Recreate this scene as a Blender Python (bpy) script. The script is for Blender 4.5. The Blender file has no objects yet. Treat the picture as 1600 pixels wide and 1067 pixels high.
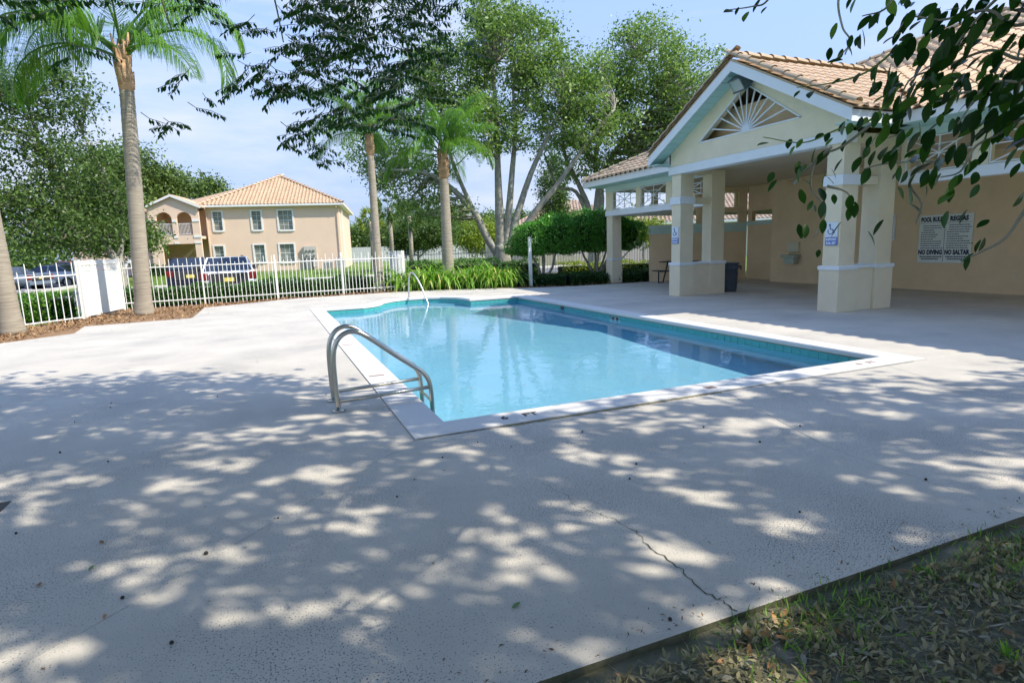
import bpy, bmesh, math, random
import numpy as np
from mathutils import Vector, Matrix
R = math.radians
scene = bpy.context.scene
COL = scene.collection

# ------------------------------------------------------------------ camera
cam_d = bpy.data.cameras.new('camera'); cam = bpy.data.objects.new('camera', cam_d); COL.objects.link(cam)
yaw, pitch, roll = R(22.297), R(9.300), R(-1.933)
fwd = Vector((math.sin(yaw)*math.cos(pitch), math.cos(yaw)*math.cos(pitch), -math.sin(pitch)))
rgt = Vector((math.cos(yaw), -math.sin(yaw), 0)); upv = rgt.cross(fwd)
r2 = rgt*math.cos(roll) + upv*math.sin(roll); u2 = -rgt*math.sin(roll) + upv*math.cos(roll)
cam.matrix_world = Matrix(((r2.x, u2.x, -fwd.x, 0), (r2.y, u2.y, -fwd.y, 0), (r2.z, u2.z, -fwd.z, 1.5), (0, 0, 0, 1)))
cam_d.lens = 20.64; cam_d.sensor_width = 36; cam_d.clip_start = .05; cam_d.clip_end = 2000
scene.camera = cam

# ------------------------------------------------------------------ sky, sun, exposure
SUNH = Vector((.79, -.64, 1.0)).normalized()            # towards the sun
EL = math.asin(SUNH.z); AZ = math.atan2(SUNH.x, SUNH.y)
w = bpy.data.worlds.new('World'); scene.world = w; w.use_nodes = True
nt = w.node_tree; nt.nodes.clear()
out = nt.nodes.new('ShaderNodeOutputWorld'); bg = nt.nodes.new('ShaderNodeBackground')
sky = nt.nodes.new('ShaderNodeTexSky'); sky.sky_type = 'NISHITA'; sky.sun_disc = False
sky.sun_elevation = EL; sky.sun_rotation = AZ; sky.air_density = 1.0; sky.dust_density = .25; sky.ozone_density = 3.5
tc = nt.nodes.new('ShaderNodeTexCoord'); mp = nt.nodes.new('ShaderNodeMapping'); mp.inputs['Scale'].default_value = (1.2, 1.2, 4.5)
nz = nt.nodes.new('ShaderNodeTexNoise'); nz.inputs['Scale'].default_value = 1.7; nz.inputs['Detail'].default_value = 7; nz.inputs['Roughness'].default_value = .62
cr = nt.nodes.new('ShaderNodeValToRGB'); cr.color_ramp.elements[0].position = .45; cr.color_ramp.elements[1].position = .64
cr.color_ramp.elements[1].color = (.75, .75, .75, 1)
mx = nt.nodes.new('ShaderNodeMix'); mx.data_type = 'RGBA'; mx.inputs['B'].default_value = (2.1, 2.25, 2.6, 1)
L = nt.links.new
L(tc.outputs['Generated'], mp.inputs['Vector']); L(mp.outputs[0], nz.inputs['Vector']); L(nz.outputs['Fac'], cr.inputs['Fac'])
L(cr.outputs['Color'], mx.inputs['Factor']); L(mx.outputs['Result'], bg.inputs['Color'])
sep = nt.nodes.new('ShaderNodeSeparateXYZ'); L(tc.outputs['Generated'], sep.inputs[0])
hz = nt.nodes.new('ShaderNodeMapRange'); hz.interpolation_type = 'SMOOTHSTEP'; hz.inputs['From Min'].default_value = -.02; hz.inputs['From Max'].default_value = .95; hz.inputs['To Min'].default_value = .97; hz.inputs['To Max'].default_value = 0
L(sep.outputs['Z'], hz.inputs['Value'])
mh = nt.nodes.new('ShaderNodeMix'); mh.data_type = 'RGBA'; mh.inputs['B'].default_value = (1.25, 1.55, 2.25, 1)   # pale summer haze low in the sky
tint = nt.nodes.new('ShaderNodeMix'); tint.data_type = 'RGBA'; tint.blend_type = 'MULTIPLY'; tint.inputs['Factor'].default_value = 1; tint.inputs['B'].default_value = (.73, .86, 1.05, 1)
L(sky.outputs[0], tint.inputs['A']); L(hz.outputs[0], mh.inputs['Factor']); L(tint.outputs['Result'], mh.inputs['A']); L(mh.outputs['Result'], mx.inputs['A'])
bg.inputs['Strength'].default_value = .15
L(bg.outputs[0], out.inputs[0])
sd = bpy.data.lights.new('sun', 'SUN'); sd.energy = 2.25; sd.angle = R(.55); sd.color = (1, .93, .80)
sun = bpy.data.objects.new('sun', sd); COL.objects.link(sun); sun.location = (20, -16, 30)
sun.rotation_euler = (-SUNH).to_track_quat('-Z', 'Y').to_euler()
vs = scene.view_settings; vs.view_transform = 'Standard'; vs.look = 'None'; vs.gamma = 1; vs.exposure = 1.47; vs.use_curve_mapping = False
cy = scene.cycles
cy.use_denoising = True; cy.max_bounces = 8; cy.diffuse_bounces = 4; cy.glossy_bounces = 4; cy.transmission_bounces = 6; cy.transparent_max_bounces = 8
cy.sample_clamp_indirect = 4; cy.caustics_reflective = False; cy.caustics_refractive = True; cy.blur_glossy = .5
cy.use_adaptive_sampling = True; cy.adaptive_threshold = .02

# ------------------------------------------------------------------ helpers
def setp(o, label=None, cat=None, group=None, kind=None):
    if label: o['label'] = label
    if cat: o['category'] = cat
    if group: o['group'] = group
    if kind: o['kind'] = kind
    return o
def empty(name, loc, label, cat, group=None, rz=0):
    o = bpy.data.objects.new(name, None); COL.objects.link(o); o.location = loc; o.rotation_euler = (0, 0, rz)
    o.empty_display_size = .2
    return setp(o, label, cat, group)
def link(name, me, parent=None, loc=None, rot=None, scl=None):
    o = bpy.data.objects.new(name, me); COL.objects.link(o)
    if parent: o.parent = parent
    if loc is not None: o.location = loc
    if rot is not None: o.rotation_euler = rot
    if scl is not None: o.scale = scl if hasattr(scl, '__len__') else (scl,)*3
    return o
def nodes_mat(name):
    m = bpy.data.materials.new(name); m.use_nodes = True; n = m.node_tree
    b = n.nodes['Principled BSDF']; return m, n, b
def M(name, col, rough=.75, var=.12, scale=4., bump=.0, bscale=60., metal=0., col2=None, spec=.4, spots=None, sscale=40., sthr=.62, distort=0., stretch=(1, 1, 1), smask=0):
    """plain procedural material: base colour broken up by two noises, optional specks, optional fine bump"""
    m, n, b = nodes_mat(name); N = n.nodes.new; K = n.links.new
    t = N('ShaderNodeTexCoord'); g = N('ShaderNodeMapping'); g.inputs['Scale'].default_value = stretch; K(t.outputs['Object'], g.inputs['Vector'])
    a = N('ShaderNodeTexNoise'); a.inputs['Scale'].default_value = scale; a.inputs['Detail'].default_value = 6; a.inputs['Roughness'].default_value = .65
    a.inputs['Distortion'].default_value = distort
    K(g.outputs[0], a.inputs['Vector'])
    r = N('ShaderNodeValToRGB'); e = r.color_ramp.elements; e[0].position = .3; e[1].position = .7
    c2 = col2 or tuple(c*(1-var) for c in col); c1 = tuple(min(1, c*(1+var*.6)) for c in col) if not col2 else col
    e[0].color = (*c2, 1); e[1].color = (*c1, 1); K(a.outputs['Fac'], r.inputs['Fac']); last = r.outputs['Color']
    if spots:
        s = N('ShaderNodeTexNoise'); s.inputs['Scale'].default_value = sscale; s.inputs['Detail'].default_value = 3; K(g.outputs[0], s.inputs['Vector'])
        q = N('ShaderNodeMapRange'); q.inputs['From Min'].default_value = sthr; q.inputs['From Max'].default_value = sthr+.06; K(s.outputs['Fac'], q.inputs['Value'])
        if smask:
            lm = N('ShaderNodeTexNoise'); lm.inputs['Scale'].default_value = smask; lm.inputs['Detail'].default_value = 5; K(g.outputs[0], lm.inputs['Vector'])
            lq = N('ShaderNodeMapRange'); lq.inputs['From Min'].default_value = .38; lq.inputs['From Max'].default_value = .66; lq.inputs['To Min'].default_value = -.055; lq.inputs['To Max'].default_value = .045; K(lm.outputs['Fac'], lq.inputs['Value'])
            ad_ = N('ShaderNodeMath'); ad_.operation = 'ADD'; K(s.outputs['Fac'], ad_.inputs[0]); K(lq.outputs[0], ad_.inputs[1]); K(ad_.outputs[0], q.inputs['Value'])
        x = N('ShaderNodeMix'); x.data_type = 'RGBA'; x.inputs['B'].default_value = (*spots, 1); K(q.outputs[0], x.inputs['Factor']); K(last, x.inputs['A']); last = x.outputs['Result']
    K(last, b.inputs['Base Color']); b.inputs['Roughness'].default_value = rough; b.inputs['Metallic'].default_value = metal
    b.inputs['Specular IOR Level'].default_value = spec
    if bump:
        z = N('ShaderNodeTexNoise'); z.inputs['Scale'].default_value = bscale; z.inputs['Detail'].default_value = 4; K(g.outputs[0], z.inputs['Vector'])
        p = N('ShaderNodeBump'); p.inputs['Strength'].default_value = bump; p.inputs['Distance'].default_value = .01; K(z.outputs['Fac'], p.inputs['Height']); K(p.outputs[0], b.inputs['Normal'])
    return m
def LM(name, dark, light, trans=.35, rough=.5, hue=None):
    """leaf material: colour differs from leaf to leaf (attribute tone), part translucent"""
    m, n, b = nodes_mat(name); N = n.nodes.new; K = n.links.new
    a = N('ShaderNodeAttribute'); a.attribute_name = 'tone'
    r = N('ShaderNodeValToRGB'); e = r.color_ramp.elements; e[0].color = (*dark, 1); e[1].color = (*light, 1)
    if hue: k = e.new(.93); k.color = (*light, 1); e[-1].color = (*hue, 1)
    K(a.outputs['Fac'], r.inputs['Fac']); K(r.outputs[0], b.inputs['Base Color']); b.inputs['Roughness'].default_value = rough
    b.inputs['Specular IOR Level'].default_value = .35
    t = N('ShaderNodeBsdfTranslucent'); h = N('ShaderNodeHueSaturation'); h.inputs['Value'].default_value = 1.5; h.inputs['Saturation'].default_value = 1.1
    K(r.outputs[0], h.inputs['Color']); K(h.outputs[0], t.inputs['Color'])
    x = N('ShaderNodeMixShader'); x.inputs[0].default_value = trans; K(b.outputs[0], x.inputs[1]); K(t.outputs[0], x.inputs[2]); K(x.outputs[0], n.nodes['Material Output'].inputs[0])
    return m

class MB:
    def __init__(s): s.v = []; s.f = []
    def add(s, vs, fs):
        k = len(s.v); s.v += [tuple(p) for p in vs]; s.f += [tuple(i+k for i in f) for f in fs]; return s
    def box(s, x0, x1, y0, y1, z0, z1, ch=0):
        if ch:
            c = ch
            vs = []
            for z, d in ((z0, c), (z0+c, 0), (z1-c, 0), (z1, c)):
                vs += [(x0+d, y0+d, z), (x1-d, y0+d, z), (x1-d, y1-d, z), (x0+d, y1-d, z)]
            fs = [(3, 2, 1, 0), (12, 13, 14, 15)]
            for k in range(3):
                for i in range(4): j = (i+1) % 4; fs.append((k*4+i, k*4+j, k*4+4+j, k*4+4+i))
            return s.add(vs, fs)
        return s.add([(x0, y0, z0), (x1, y0, z0), (x1, y1, z0), (x0, y1, z0), (x0, y0, z1), (x1, y0, z1), (x1, y1, z1), (x0, y1, z1)],
                     [(3, 2, 1, 0), (4, 5, 6, 7), (0, 1, 5, 4), (1, 2, 6, 5), (2, 3, 7, 6), (3, 0, 4, 7)])
    def bar(s, a, b, w, h, up=(0, 0, 1)):
        """rectangular bar from a to b"""
        a = Vector(a); b = Vector(b); d = (b-a).normalized(); u = Vector(up)
        if abs(d.dot(u)) > .98: u = Vector((1, 0, 0))
        x = d.cross(u).normalized()*w/2; y = x.cross(d).normalized()*h/2
        vs = [p+q for p in (a, b) for q in (-x-y, x-y, x+y, -x+y)]
        return s.add(vs, [(0, 1, 2, 3), (7, 6, 5, 4), (0, 4, 5, 1), (1, 5, 6, 2), (2, 6, 7, 3), (3, 7, 4, 0)])
    def tube(s, pts, rad, n=8, cap=True):
        pts = [Vector(p) for p in pts]; m = len(pts); k = len(s.v)
        if not hasattr(rad, '__len__'): rad = [rad]*m
        x = None
        for i, p in enumerate(pts):
            d = (pts[min(i+1, m-1)]-pts[max(i-1, 0)]).normalized()
            if x is None: x = d.cross(Vector((0, 0, 1)) if abs(d.z) < .9 else Vector((1, 0, 0))).normalized()
            else: x = (x-d*x.dot(d)).normalized()
            y = d.cross(x)
            for j in range(n):
                t = 2*math.pi*j/n; s.v.append(tuple(p+(x*math.cos(t)+y*math.sin(t))*rad[i]))
        for i in range(m-1):
            for j in range(n):
                q = (j+1) % n; s.f.append((k+i*n+j, k+i*n+q, k+i*n+n+q, k+i*n+n+j))
        if cap: s.f.append(tuple(k+j for j in range(n-1, -1, -1))); s.f.append(tuple(k+(m-1)*n+j for j in range(n)))
        return s
    def prism(s, poly, z0, z1, ch=0):
        """vertical prism from a counter-clockwise polygon; ch chamfers the top edge"""
        n = len(poly)
        if ch:
            q = inset(poly, ch)
            vs = [(x, y, z0) for x, y in poly]+[(x, y, z1-ch) for x, y in poly]+[(x, y, z1) for x, y in q]
            fs = [tuple(range(n-1, -1, -1)), tuple(range(2*n, 3*n))]
            for k in (0, n):
                for i in range(n): j = (i+1) % n; fs.append((k+i, k+j, k+n+j, k+n+i))
            return s.add(vs, fs)
        return s.add([(x, y, z0) for x, y in poly]+[(x, y, z1) for x, y in poly],
                     [tuple(range(n-1, -1, -1)), tuple(range(n, 2*n))]+[(i, (i+1) % n, n+(i+1) % n, n+i) for i in range(n)])
    def quad(s, *p): return s.add(p, [tuple(range(len(p)))])
    def lathe(s, c, prof, n=16):
        k = len(s.v)
        for r, z in prof:
            for j in range(n): t = 2*math.pi*j/n; s.v.append((c[0]+r*math.cos(t), c[1]+r*math.sin(t), c[2]+z))
        for i in range(len(prof)-1):
            for j in range(n): q = (j+1) % n; s.f.append((k+i*n+j, k+i*n+q, k+i*n+n+q, k+i*n+n+j))
        s.f.append(tuple(k+j for j in range(n-1, -1, -1))); s.f.append(tuple(k+(len(prof)-1)*n+j for j in range(n)))
        return s
    def mesh(s, name, mat, smooth=False, off=None):
        vs = s.v if off is None else [(a-off[0], b-off[1], c-off[2]) for a, b, c in s.v]
        me = bpy.data.meshes.new(name); me.from_pydata(vs, [], s.f)
        for q in (mat if isinstance(mat, (list, tuple)) else [mat]): me.materials.append(q)
        if smooth: me.polygons.foreach_set('use_smooth', [True]*len(me.polygons))
        me.update(); return me
    def build(s, name, mat, parent=None, smooth=False):
        off = tuple(parent.location) if parent is not None and parent.parent is None else None
        if parent is not None and parent.parent is not None: off = tuple(parent.parent.location+parent.location)
        if parent is not None and parent.rotation_euler[2]:
            raise ValueError('rotated parent: build at origin')
        return link(name, s.mesh(name, mat, smooth, off), parent)
def inset(poly, d):
    n = len(poly); out = []
    for i in range(n):
        a = Vector(poly[i-1]).to_2d(); b = Vector(poly[i]).to_2d(); c = Vector(poly[(i+1) % n]).to_2d()
        e1 = (b-a).normalized(); e2 = (c-b).normalized(); n1 = Vector((-e1.y, e1.x)); n2 = Vector((-e2.y, e2.x))
        k = 1+n1.dot(n2); q = b+(n1+n2)*(d/max(k, .3)); out.append((q.x, q.y))
    return out
def struct(o, kind='structure'): o['kind'] = kind; return o

def np_mesh(name, V, F, mat, tone=None, smooth=False):
    """V (n,3), F (m,k) quads or tris, tone per vertex"""
    me = bpy.data.meshes.new(name); k = F.shape[1]
    me.vertices.add(len(V)); me.vertices.foreach_set('co', V.astype(np.float32).ravel())
    me.loops.add(F.size); me.loops.foreach_set('vertex_index', F.astype(np.int32).ravel())
    me.polygons.add(len(F)); me.polygons.foreach_set('loop_start', np.arange(0, F.size, k, dtype=np.int32)); me.polygons.foreach_set('loop_total', np.full(len(F), k, dtype=np.int32))
    if smooth: me.polygons.foreach_set('use_smooth', np.ones(len(F), dtype=bool))
    if tone is not None:
        at = me.attributes.new('tone', 'FLOAT', 'POINT'); at.data.foreach_set('value', tone.astype(np.float32))
    for q in (mat if isinstance(mat, (list, tuple)) else [mat]): me.materials.append(q)
    me.update(calc_edges=True); return me
def unit(a): return a/np.maximum(1e-9, np.linalg.norm(a, axis=1, keepdims=True))
def leaves(name, C, size, mat, seed=0, parent=None, aspect=.5, up=.35, droop=0., jit=.35, kind=None, tonebase=None, dirs=None):
    """one pointed, slightly folded leaf at every point of C"""
    g = np.random.default_rng(seed); n = len(C); C = np.asarray(C, float)
    if parent is not None: C = C-np.array(parent.location)
    d = unit(g.normal(size=(n, 3))+np.array([0, 0, -droop])) if dirs is None else unit(np.asarray(dirs))
    nn = g.normal(size=(n, 3)); nn[:, 2] += up*3; s = unit(np.cross(d, unit(nn))); u = np.cross(s, d)
    L_ = (size*(1+jit*g.uniform(-1, 1, n)))[:, None]; W = L_*aspect*.5
    P = np.stack([C, C+d*L_*.45+s*W+u*L_*.08, C+d*L_, C+d*L_*.45-s*W+u*L_*.08], 1).reshape(-1, 3)
    F = np.arange(4*n).reshape(n, 4)
    t = np.clip(g.beta(2, 2.2, n) if tonebase is None else tonebase+g.normal(0, .16, n), 0, 1)
    me = np_mesh(name, P, F, mat, np.repeat(t, 4))
    o = link(name, me, parent)
    if kind: o['kind'] = kind
    return o
def cloud(ells, n, g, shell=.55):
    """points in ellipsoids (cx,cy,cz,rx,ry,rz,weight), biased to the outside"""
    W = np.array([e[6] if len(e) > 6 else e[3]*e[4]*e[5] for e in ells]); W = W/W.sum(); k = g.choice(len(ells), n, p=W)
    E = np.array([e[:6] for e in ells])[k]; d = unit(g.normal(size=(n, 3))); r = g.uniform(shell**3, 1, n)**(1/3)
    return E[:, :3]+d*r[:, None]*E[:, 3:6]
# ------------------------------------------------------------------ materials of the setting
m_deck = M('deck_concrete', (.66, .605, .515), .85, .0, .9, .45, 130, col2=(.51, .475, .41), spots=(.10, .11, .13), sscale=120, sthr=.585, smask=.8)
m_deckside = M('slab_edge', (.17, .15, .09), .95, .4, 9, .5, 60, col2=(.06, .075, .035))
m_cop = M('coping_concrete', (.72, .69, .63), .8, .0, 2.2, .25, 120, col2=(.66, .65, .63), spots=(.42, .40, .36), sscale=60, sthr=.68)
m_copside = M('coping_edge', (.56, .47, .34), .9, .15, 8)
m_lawn = M('lawn', (.16, .24, .045), .95, .3, .35, .6, 14, col2=(.09, .165, .03), spots=(.24, .25, .10), sscale=1.6, sthr=.60)
m_dirt = M('dirt', (.24, .22, .16), .97, .3, 6, 1.2, 22, col2=(.11, .12, .07), spots=(.28, .27, .26), sscale=2.2, sthr=.66)
m_soil = M('soil', (.12, .07, .04), .97, .3, 3, 1, 20, col2=(.05, .032, .022))
m_mulch = M('mulch', (.36, .24, .13), .95, .3, 8, 1, 40, col2=(.22, .11, .05))
m_asph = M('asphalt', (.17, .17, .18), .93, .15, 3, .4, 90)
m_curb = M('curb_concrete', (.62, .60, .56), .9, .12, 3)
m_basin = M('pool_plaster', (.42, .78, .92), .7, .0, 1.3, .1, 60, col2=(.36, .72, .89))
m_tile = M('pool_tile', (.10, .45, .43), .25, .0, 3, .0, col2=(.05, .33, .33))
m_grout = M('tile_grout', (.45, .38, .28), .8, .1, 9)

def ring(poly, z, mat, name): return struct(MB().quad(*[(x, y, z) for x, y in poly]).build(name, mat))
# ground: one sheet with a hole where the pool is
gm = MB(); xs = [-420, -30, .8, 7.3, 40, 420]; ys = [-420, -20, 4.3, 18.4, 45, 420]
for i in range(5):
    for j in range(5):
        if i == 2 and j == 2: continue
        gm.quad((xs[i], ys[j], -.10), (xs[i+1], ys[j], -.10), (xs[i+1], ys[j+1], -.10), (xs[i], ys[j+1], -.10))
struct(gm.build('ground', m_lawn))
# bare shaded earth beside the deck, in the foreground: an uneven sheet
def heights(x, y): return -.036+0.012*math.sin(x*3.1+y*1.7)*math.cos(y*4.3-x)+.006*math.sin(x*9+y*7)
nx, ny = 110, 60; X, Y = np.meshgrid(np.linspace(-9, 14, nx), np.linspace(-7, 1.69, ny)); rg = np.random.default_rng(1)
Z = -.036+0.012*np.sin(X*3.1+Y*1.7)*np.cos(Y*4.3-X)+.006*np.sin(X*9+Y*7)+rg.normal(0, .004, X.shape)
idx = np.arange(nx*ny).reshape(ny, nx); F = np.stack([idx[:-1, :-1], idx[:-1, 1:], idx[1:, 1:], idx[1:, :-1]], -1).reshape(-1, 4)
struct(link('dirt_ground', np_mesh('dirt_ground', np.stack([X, Y, Z], -1).reshape(-1, 3), F, m_dirt, smooth=True)))
ring([(-12, 10.5), (-7.3, 11.2), (-4.6, 13.8), (-1.7, 16.2), (-1.75, 19.15), (.8, 20.66), (4.6, 20.6), (4.6, 21.45), (-4.3, 20.95), (-4.75, 18.1), (-6.2, 16.3), (-12, 13)], -.035, m_mulch, 'mulch_bed')
ring([(4.6, 20.5), (6.9, 20.0), (8.3, 18.9), (10.0, 18.3), (13.2, 18.1), (17.6, 18.6), (16.4, 23.2), (5.3, 27.2), (4.62, 21.46)], -.045, m_soil, 'planting_bed')
# deck: concrete slabs laid with open joints
deck = struct(empty('pool_deck', (0, 0, 0), 'pale concrete deck round the pool', None)); 
if 'category' in deck: del deck['category']
X0, X1, Y0, Y1 = 1.28, 6.83, 4.77, 16.1
bay = [(5.35, Y1), (5.35, 16.55), (5.2, 17.1), (4.85, 17.5), (4.35, 17.72), (3.8, 17.74), (3.35, 17.5), (3.0, 17.05), (2.85, 16.6), (2.62, 16.3), (2.3, Y1+.02)]
outl = [(X0, Y0), (X1, Y0), (X1, Y1)]+bay+[(X0, Y1+.04)]
oq = inset(outl, -.22)
slabs = [
 [(-9, 1.67), (-1.9, 1.67), (.96, 4.44), (.96, 9.1), (-9, 9.1)],
 [(-1.9, 1.67), (3.59, 1.67), (3.59, 2.86), (4.05, 4.32), (4.08, 4.44), (.96, 4.44)],
 [(3.59, 1.67), (6.0, 1.67), (6.1, 3.5), (6.44, 4.44), (4.08, 4.44), (4.05, 4.32), (3.59, 2.86)],
 [(6.0, 1.67), (11, 1.67), (11, 4.44), (6.44, 4.44), (6.1, 3.5)],
 [(11, 1.67), (19, 1.67), (19, 7.0), (11, 7.0), (11, 4.44)],
 [(7.13, 4.44), (11, 4.44), (11, 7.0), (11, 11), (7.13, 11)],
 [(11, 7.0), (19, 7.0), (19, 16.5), (17.3, 16.5), (13.2, 18.2), (10.0, 18.38), (8.3, 19.0), (7.6, 19.8), (7.13, 20.0), (7.13, 16.33), (7.13, 11), (11, 11)],
 [(-9, 9.1), (.96, 9.1), (.96, 13.2), (-5.4, 13.2), (-7.4, 11.4), (-9, 11.2)],
 [(-5.4, 13.2), (.96, 13.2), (.96, 16.34), (.0, 18.2), (-1.78, 18.2), (-1.8, 16.23), (-3.95, 16.0), (-3.8, 14.6)],
 [(-1.78, 18.2), (.0, 18.2), (.96, 16.34), oq[13], oq[12], oq[11], oq[10], oq[9], (3.6, 17.86), (3.6, 20.84), (3.42, 20.80), (.77, 20.7), (-1.79, 19.21)],
 [(3.6, 17.86), oq[8], oq[7], oq[6], oq[5], oq[4], oq[3], (7.13, 16.33), (7.13, 20.0), (6.9, 20.1), (5.5, 20.6), (4.2, 20.9), (3.6, 20.84)],
]
for p in slabs:
    s = MB().prism(inset(p, .0012), -.12, 0, .0025).build('slab', [m_deck, m_deckside], deck)
    n = len(p)
    for k, f in enumerate(s.data.polygons):
        if k == 0 or 2 <= k < 2+n: f.material_index = 1
# the crack along the joint nearest the camera and the wide gaps filled with dirt beside the coping
ck = MB(); rc = random.Random(5)
cl = [(1.49, 3.22), (1.54, 2.97), (1.53, 2.83), (1.59, 2.68), (1.63, 2.59), (1.66, 2.44), (1.64, 2.34), (1.63, 2.19), (1.64, 2.02), (1.61, 1.88), (1.63, 1.76), (1.64, 1.68)]
def crack(pts, w0, w1, sub=5, jit=.012):
    q = []
    for a, b in zip(pts[:-1], pts[1:]):
        for i in range(sub): t = i/sub; q.append((a[0]+(b[0]-a[0])*t+rc.uniform(-jit, jit), a[1]+(b[1]-a[1])*t+rc.uniform(-jit, jit)*.4))
    q.append(pts[-1]); m = len(q); l = []; r = []
    for i, (x, y) in enumerate(q):
        w = (w0+(w1-w0)*i/m)*rc.uniform(.35, 1.2); l.append((x-w, y, .0032)); r.append((x+w, y, .0032))
    return l, r
l, r = crack(cl, .0010, .0042)
for i in range(len(l)-1): ck.quad(l[i], r[i], r[i+1], l[i+1])
m_gap = M('gap_dirt', (.10, .10, .05), .95, .5, 20, col2=(.03, .035, .02))
ck.build('crack', m_gap, deck)
ck = MB(); xg = .98
while xg < 6.9:
    w = (.004+.012*max(0, math.sin((xg-.9)*.9))**.5 if xg < 4.2 else .004)*rc.uniform(.5, 1.3); dx = rc.uniform(.02, .06)
    ck.quad((xg, 4.447-w, .004), (xg+dx, 4.447-w*rc.uniform(.6, 1.2), .004), (xg+dx, 4.449, .004), (xg, 4.449, .004)); xg += dx
ck.build('crack', m_gap, deck)
m_gap2 = M('gap_sand', (.42, .34, .17), .95, .4, 20, col2=(.25, .22, .10))
ck = MB(); xg = 1.7
while xg < 4.0:
    w = .022*rc.uniform(.3, 1.3); dx = rc.uniform(.02, .05)
    ck.quad((xg, 4.435-w, .0045), (xg+dx, 4.435-w, .0045), (xg+dx, 4.436, .0045), (xg, 4.436, .0045)); xg += dx
ck.build('crack', m_gap2, deck)

# ------------------------------------------------------------------ pool
pool = struct(empty('pool_basin', (0, 0, 0), None, None))
n = len(outl); b = MB()
def zf(x, y): return -1.15+max(0, min(1, (y-7)/8))*.75 if y <= Y1+.1 else -.45
b.add([(x, y, -.045) for x, y in outl]+[(x, y, -.8) if y > 14 else (x, y, -1.15) for x, y in outl], [(i, n+i, n+(i+1) % n, (i+1) % n) for i in range(n)]+[tuple(n+i for i in range(n-1, -1, -1))][:0])
b.box(X0-.3, X1+.3, 4.5, 8, -1.4, -1.15); b.add([(X0-.2, 8, -1.15), (X1+.2, 8, -1.15), (X1+.2, 14.5, -.8), (X0-.2, 14.5, -.8), (X0-.2, 18.2, -.8), (X1+.2, 18.2, -.8)], [(0, 1, 2, 3), (3, 2, 5, 4)])
basin = b.build('basin_wall', m_basin, pool)
st = MB().prism([(2.7, 17.9), (2.7, 16.62), (5.45, 16.62), (5.45, 17.9)], -.79, -.40).prism([(2.7, 16.619), (2.7, 16.25), (5.45, 16.25), (5.45, 16.619)], -.79, -.62).build('entry_step', m_basin, pool)
# waterline tiles, one by one
tm = MB().box(-.0725, .0725, -.006, 0, -.0725, .0725, .003).mesh('pool_tile', m_tile)
gr = MB()
for i in range(n):
    a = Vector(outl[i]).to_3d(); c = Vector(outl[(i+1) % n]).to_3d(); d = c-a; ln = d.length; k = max(1, round(ln/.15)); ang = math.atan2(d.y, d.x)
    nrm = Vector((-d.y, d.x, 0)).normalized()
    for j in range(k):
        p = a+d*((j+.5)/k)+nrm*.006; t = link('pool_tile', tm, pool, (p.x, p.y, -.138), (0, 0, ang+math.pi), (ln/k/.15, 1, 1))
    p0 = a+nrm*.002; p1 = c+nrm*.002; gr.quad((p0.x, p0.y, -.215), (p1.x, p1.y, -.215), (p1.x, p1.y, -.046), (p0.x, p0.y, -.046))
gr.build('tile_grout', m_grout, pool)
def off(poly, d): return inset(poly, d)
oi = off(outl, .028); oo = off(outl, -.32)
cop = struct(empty('pool_coping', (0, 0, 0), None, None))
oo[0] = (.965, 4.452); oo[1] = (7.125, 4.452)
oo = [(x, max(y, 4.452)) for x, y in oo]
oo[2] = (7.125, oo[2][1]); oo[-1] = (.965, oo[-1][1])
def section(i, j, cut=2):
    ids = list(range(i, j+1)); A = [oi[q % n] for q in ids]; B = [oo[q % n] for q in ids]; m = len(ids); s = MB()
    for q in range(m-1):
        a, c, d, e = A[q], A[q+1], B[q+1], B[q]; ch = .012
        def mix(p, r, t): return (p[0]+(r[0]-p[0])*t, p[1]+(r[1]-p[1])*t)
        a2, c2 = mix(a, e, .04), mix(c, d, .04)
        s.quad((*a2, .012), (*e, .012), (*d, .012), (*c2, .012))
        s.quad((*a, -.002), (*a2, .012), (*c2, .012), (*c, -.002)); s.quad((*a, -.046), (*a, -.002), (*c, -.002), (*c, -.046))
        s.quad((*a, -.046), (*c, -.046), (*d, -.046), (*e, -.046)); s.quad((*e, .012), (*e, -.046), (*d, -.046), (*d, .012))
    o = s.build('coping_section', [m_cop, m_copside], cop); return o
for i, j in ((0, 1), (1, 2), (2, 3), (3, n-2), (n-2, n-1), (n-1, n)): section(i, j)
# depth marks cast in the coping: 6 FT and other figures
m_mark = M('mark_paint', (.07, .06, .06), .7, .3, 30); m_markr = M('mark_faded', (.33, .22, .18), .8, .3, 40)
def text(s, size, loc, rot, mat, name, parent=None, ext=.0008, align='CENTER', bold=0, sx=1):
    c = bpy.data.curves.new(name, 'FONT'); c.body = s; c.size = size; c.extrude = ext; c.align_x = align; c.offset = bold; c.resolution_u = 2
    o = bpy.data.objects.new('t', c); COL.objects.link(o); bpy.context.view_layer.update()
    me = bpy.data.meshes.new_from_object(o.evaluated_get(bpy.context.evaluated_depsgraph_get())); bpy.data.objects.remove(o)
    me.materials.clear(); me.materials.append(mat); me.name = name
    if parent is not None: loc = tuple(Vector(loc)-parent.location)
    return link(name, me, parent, loc, rot, (sx, 1, 1))
for s_, x, y, mm, rz, sz in (('6', 1.80, 4.585, m_mark, 0, .13), ('FT', 2.05, 4.585, m_mark, 0, .13), ('8', 6.22, 4.585, m_markr, 0, .11), ('FT', 6.42, 4.585, m_markr, 0, .11)):
    text(s_, sz, (x, y, .0135), (0, 0, rz), mm, 'depth_mark', cop, bold=.003, sx=1.05)
for x, y in ((1.08, 9.6), (1.06, 13.6), (1.10, 7.0)): MB().box(x-.09, x+.09, y-.025, y+.025, .0125, .0145).build('depth_mark', m_markr, cop)
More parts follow.
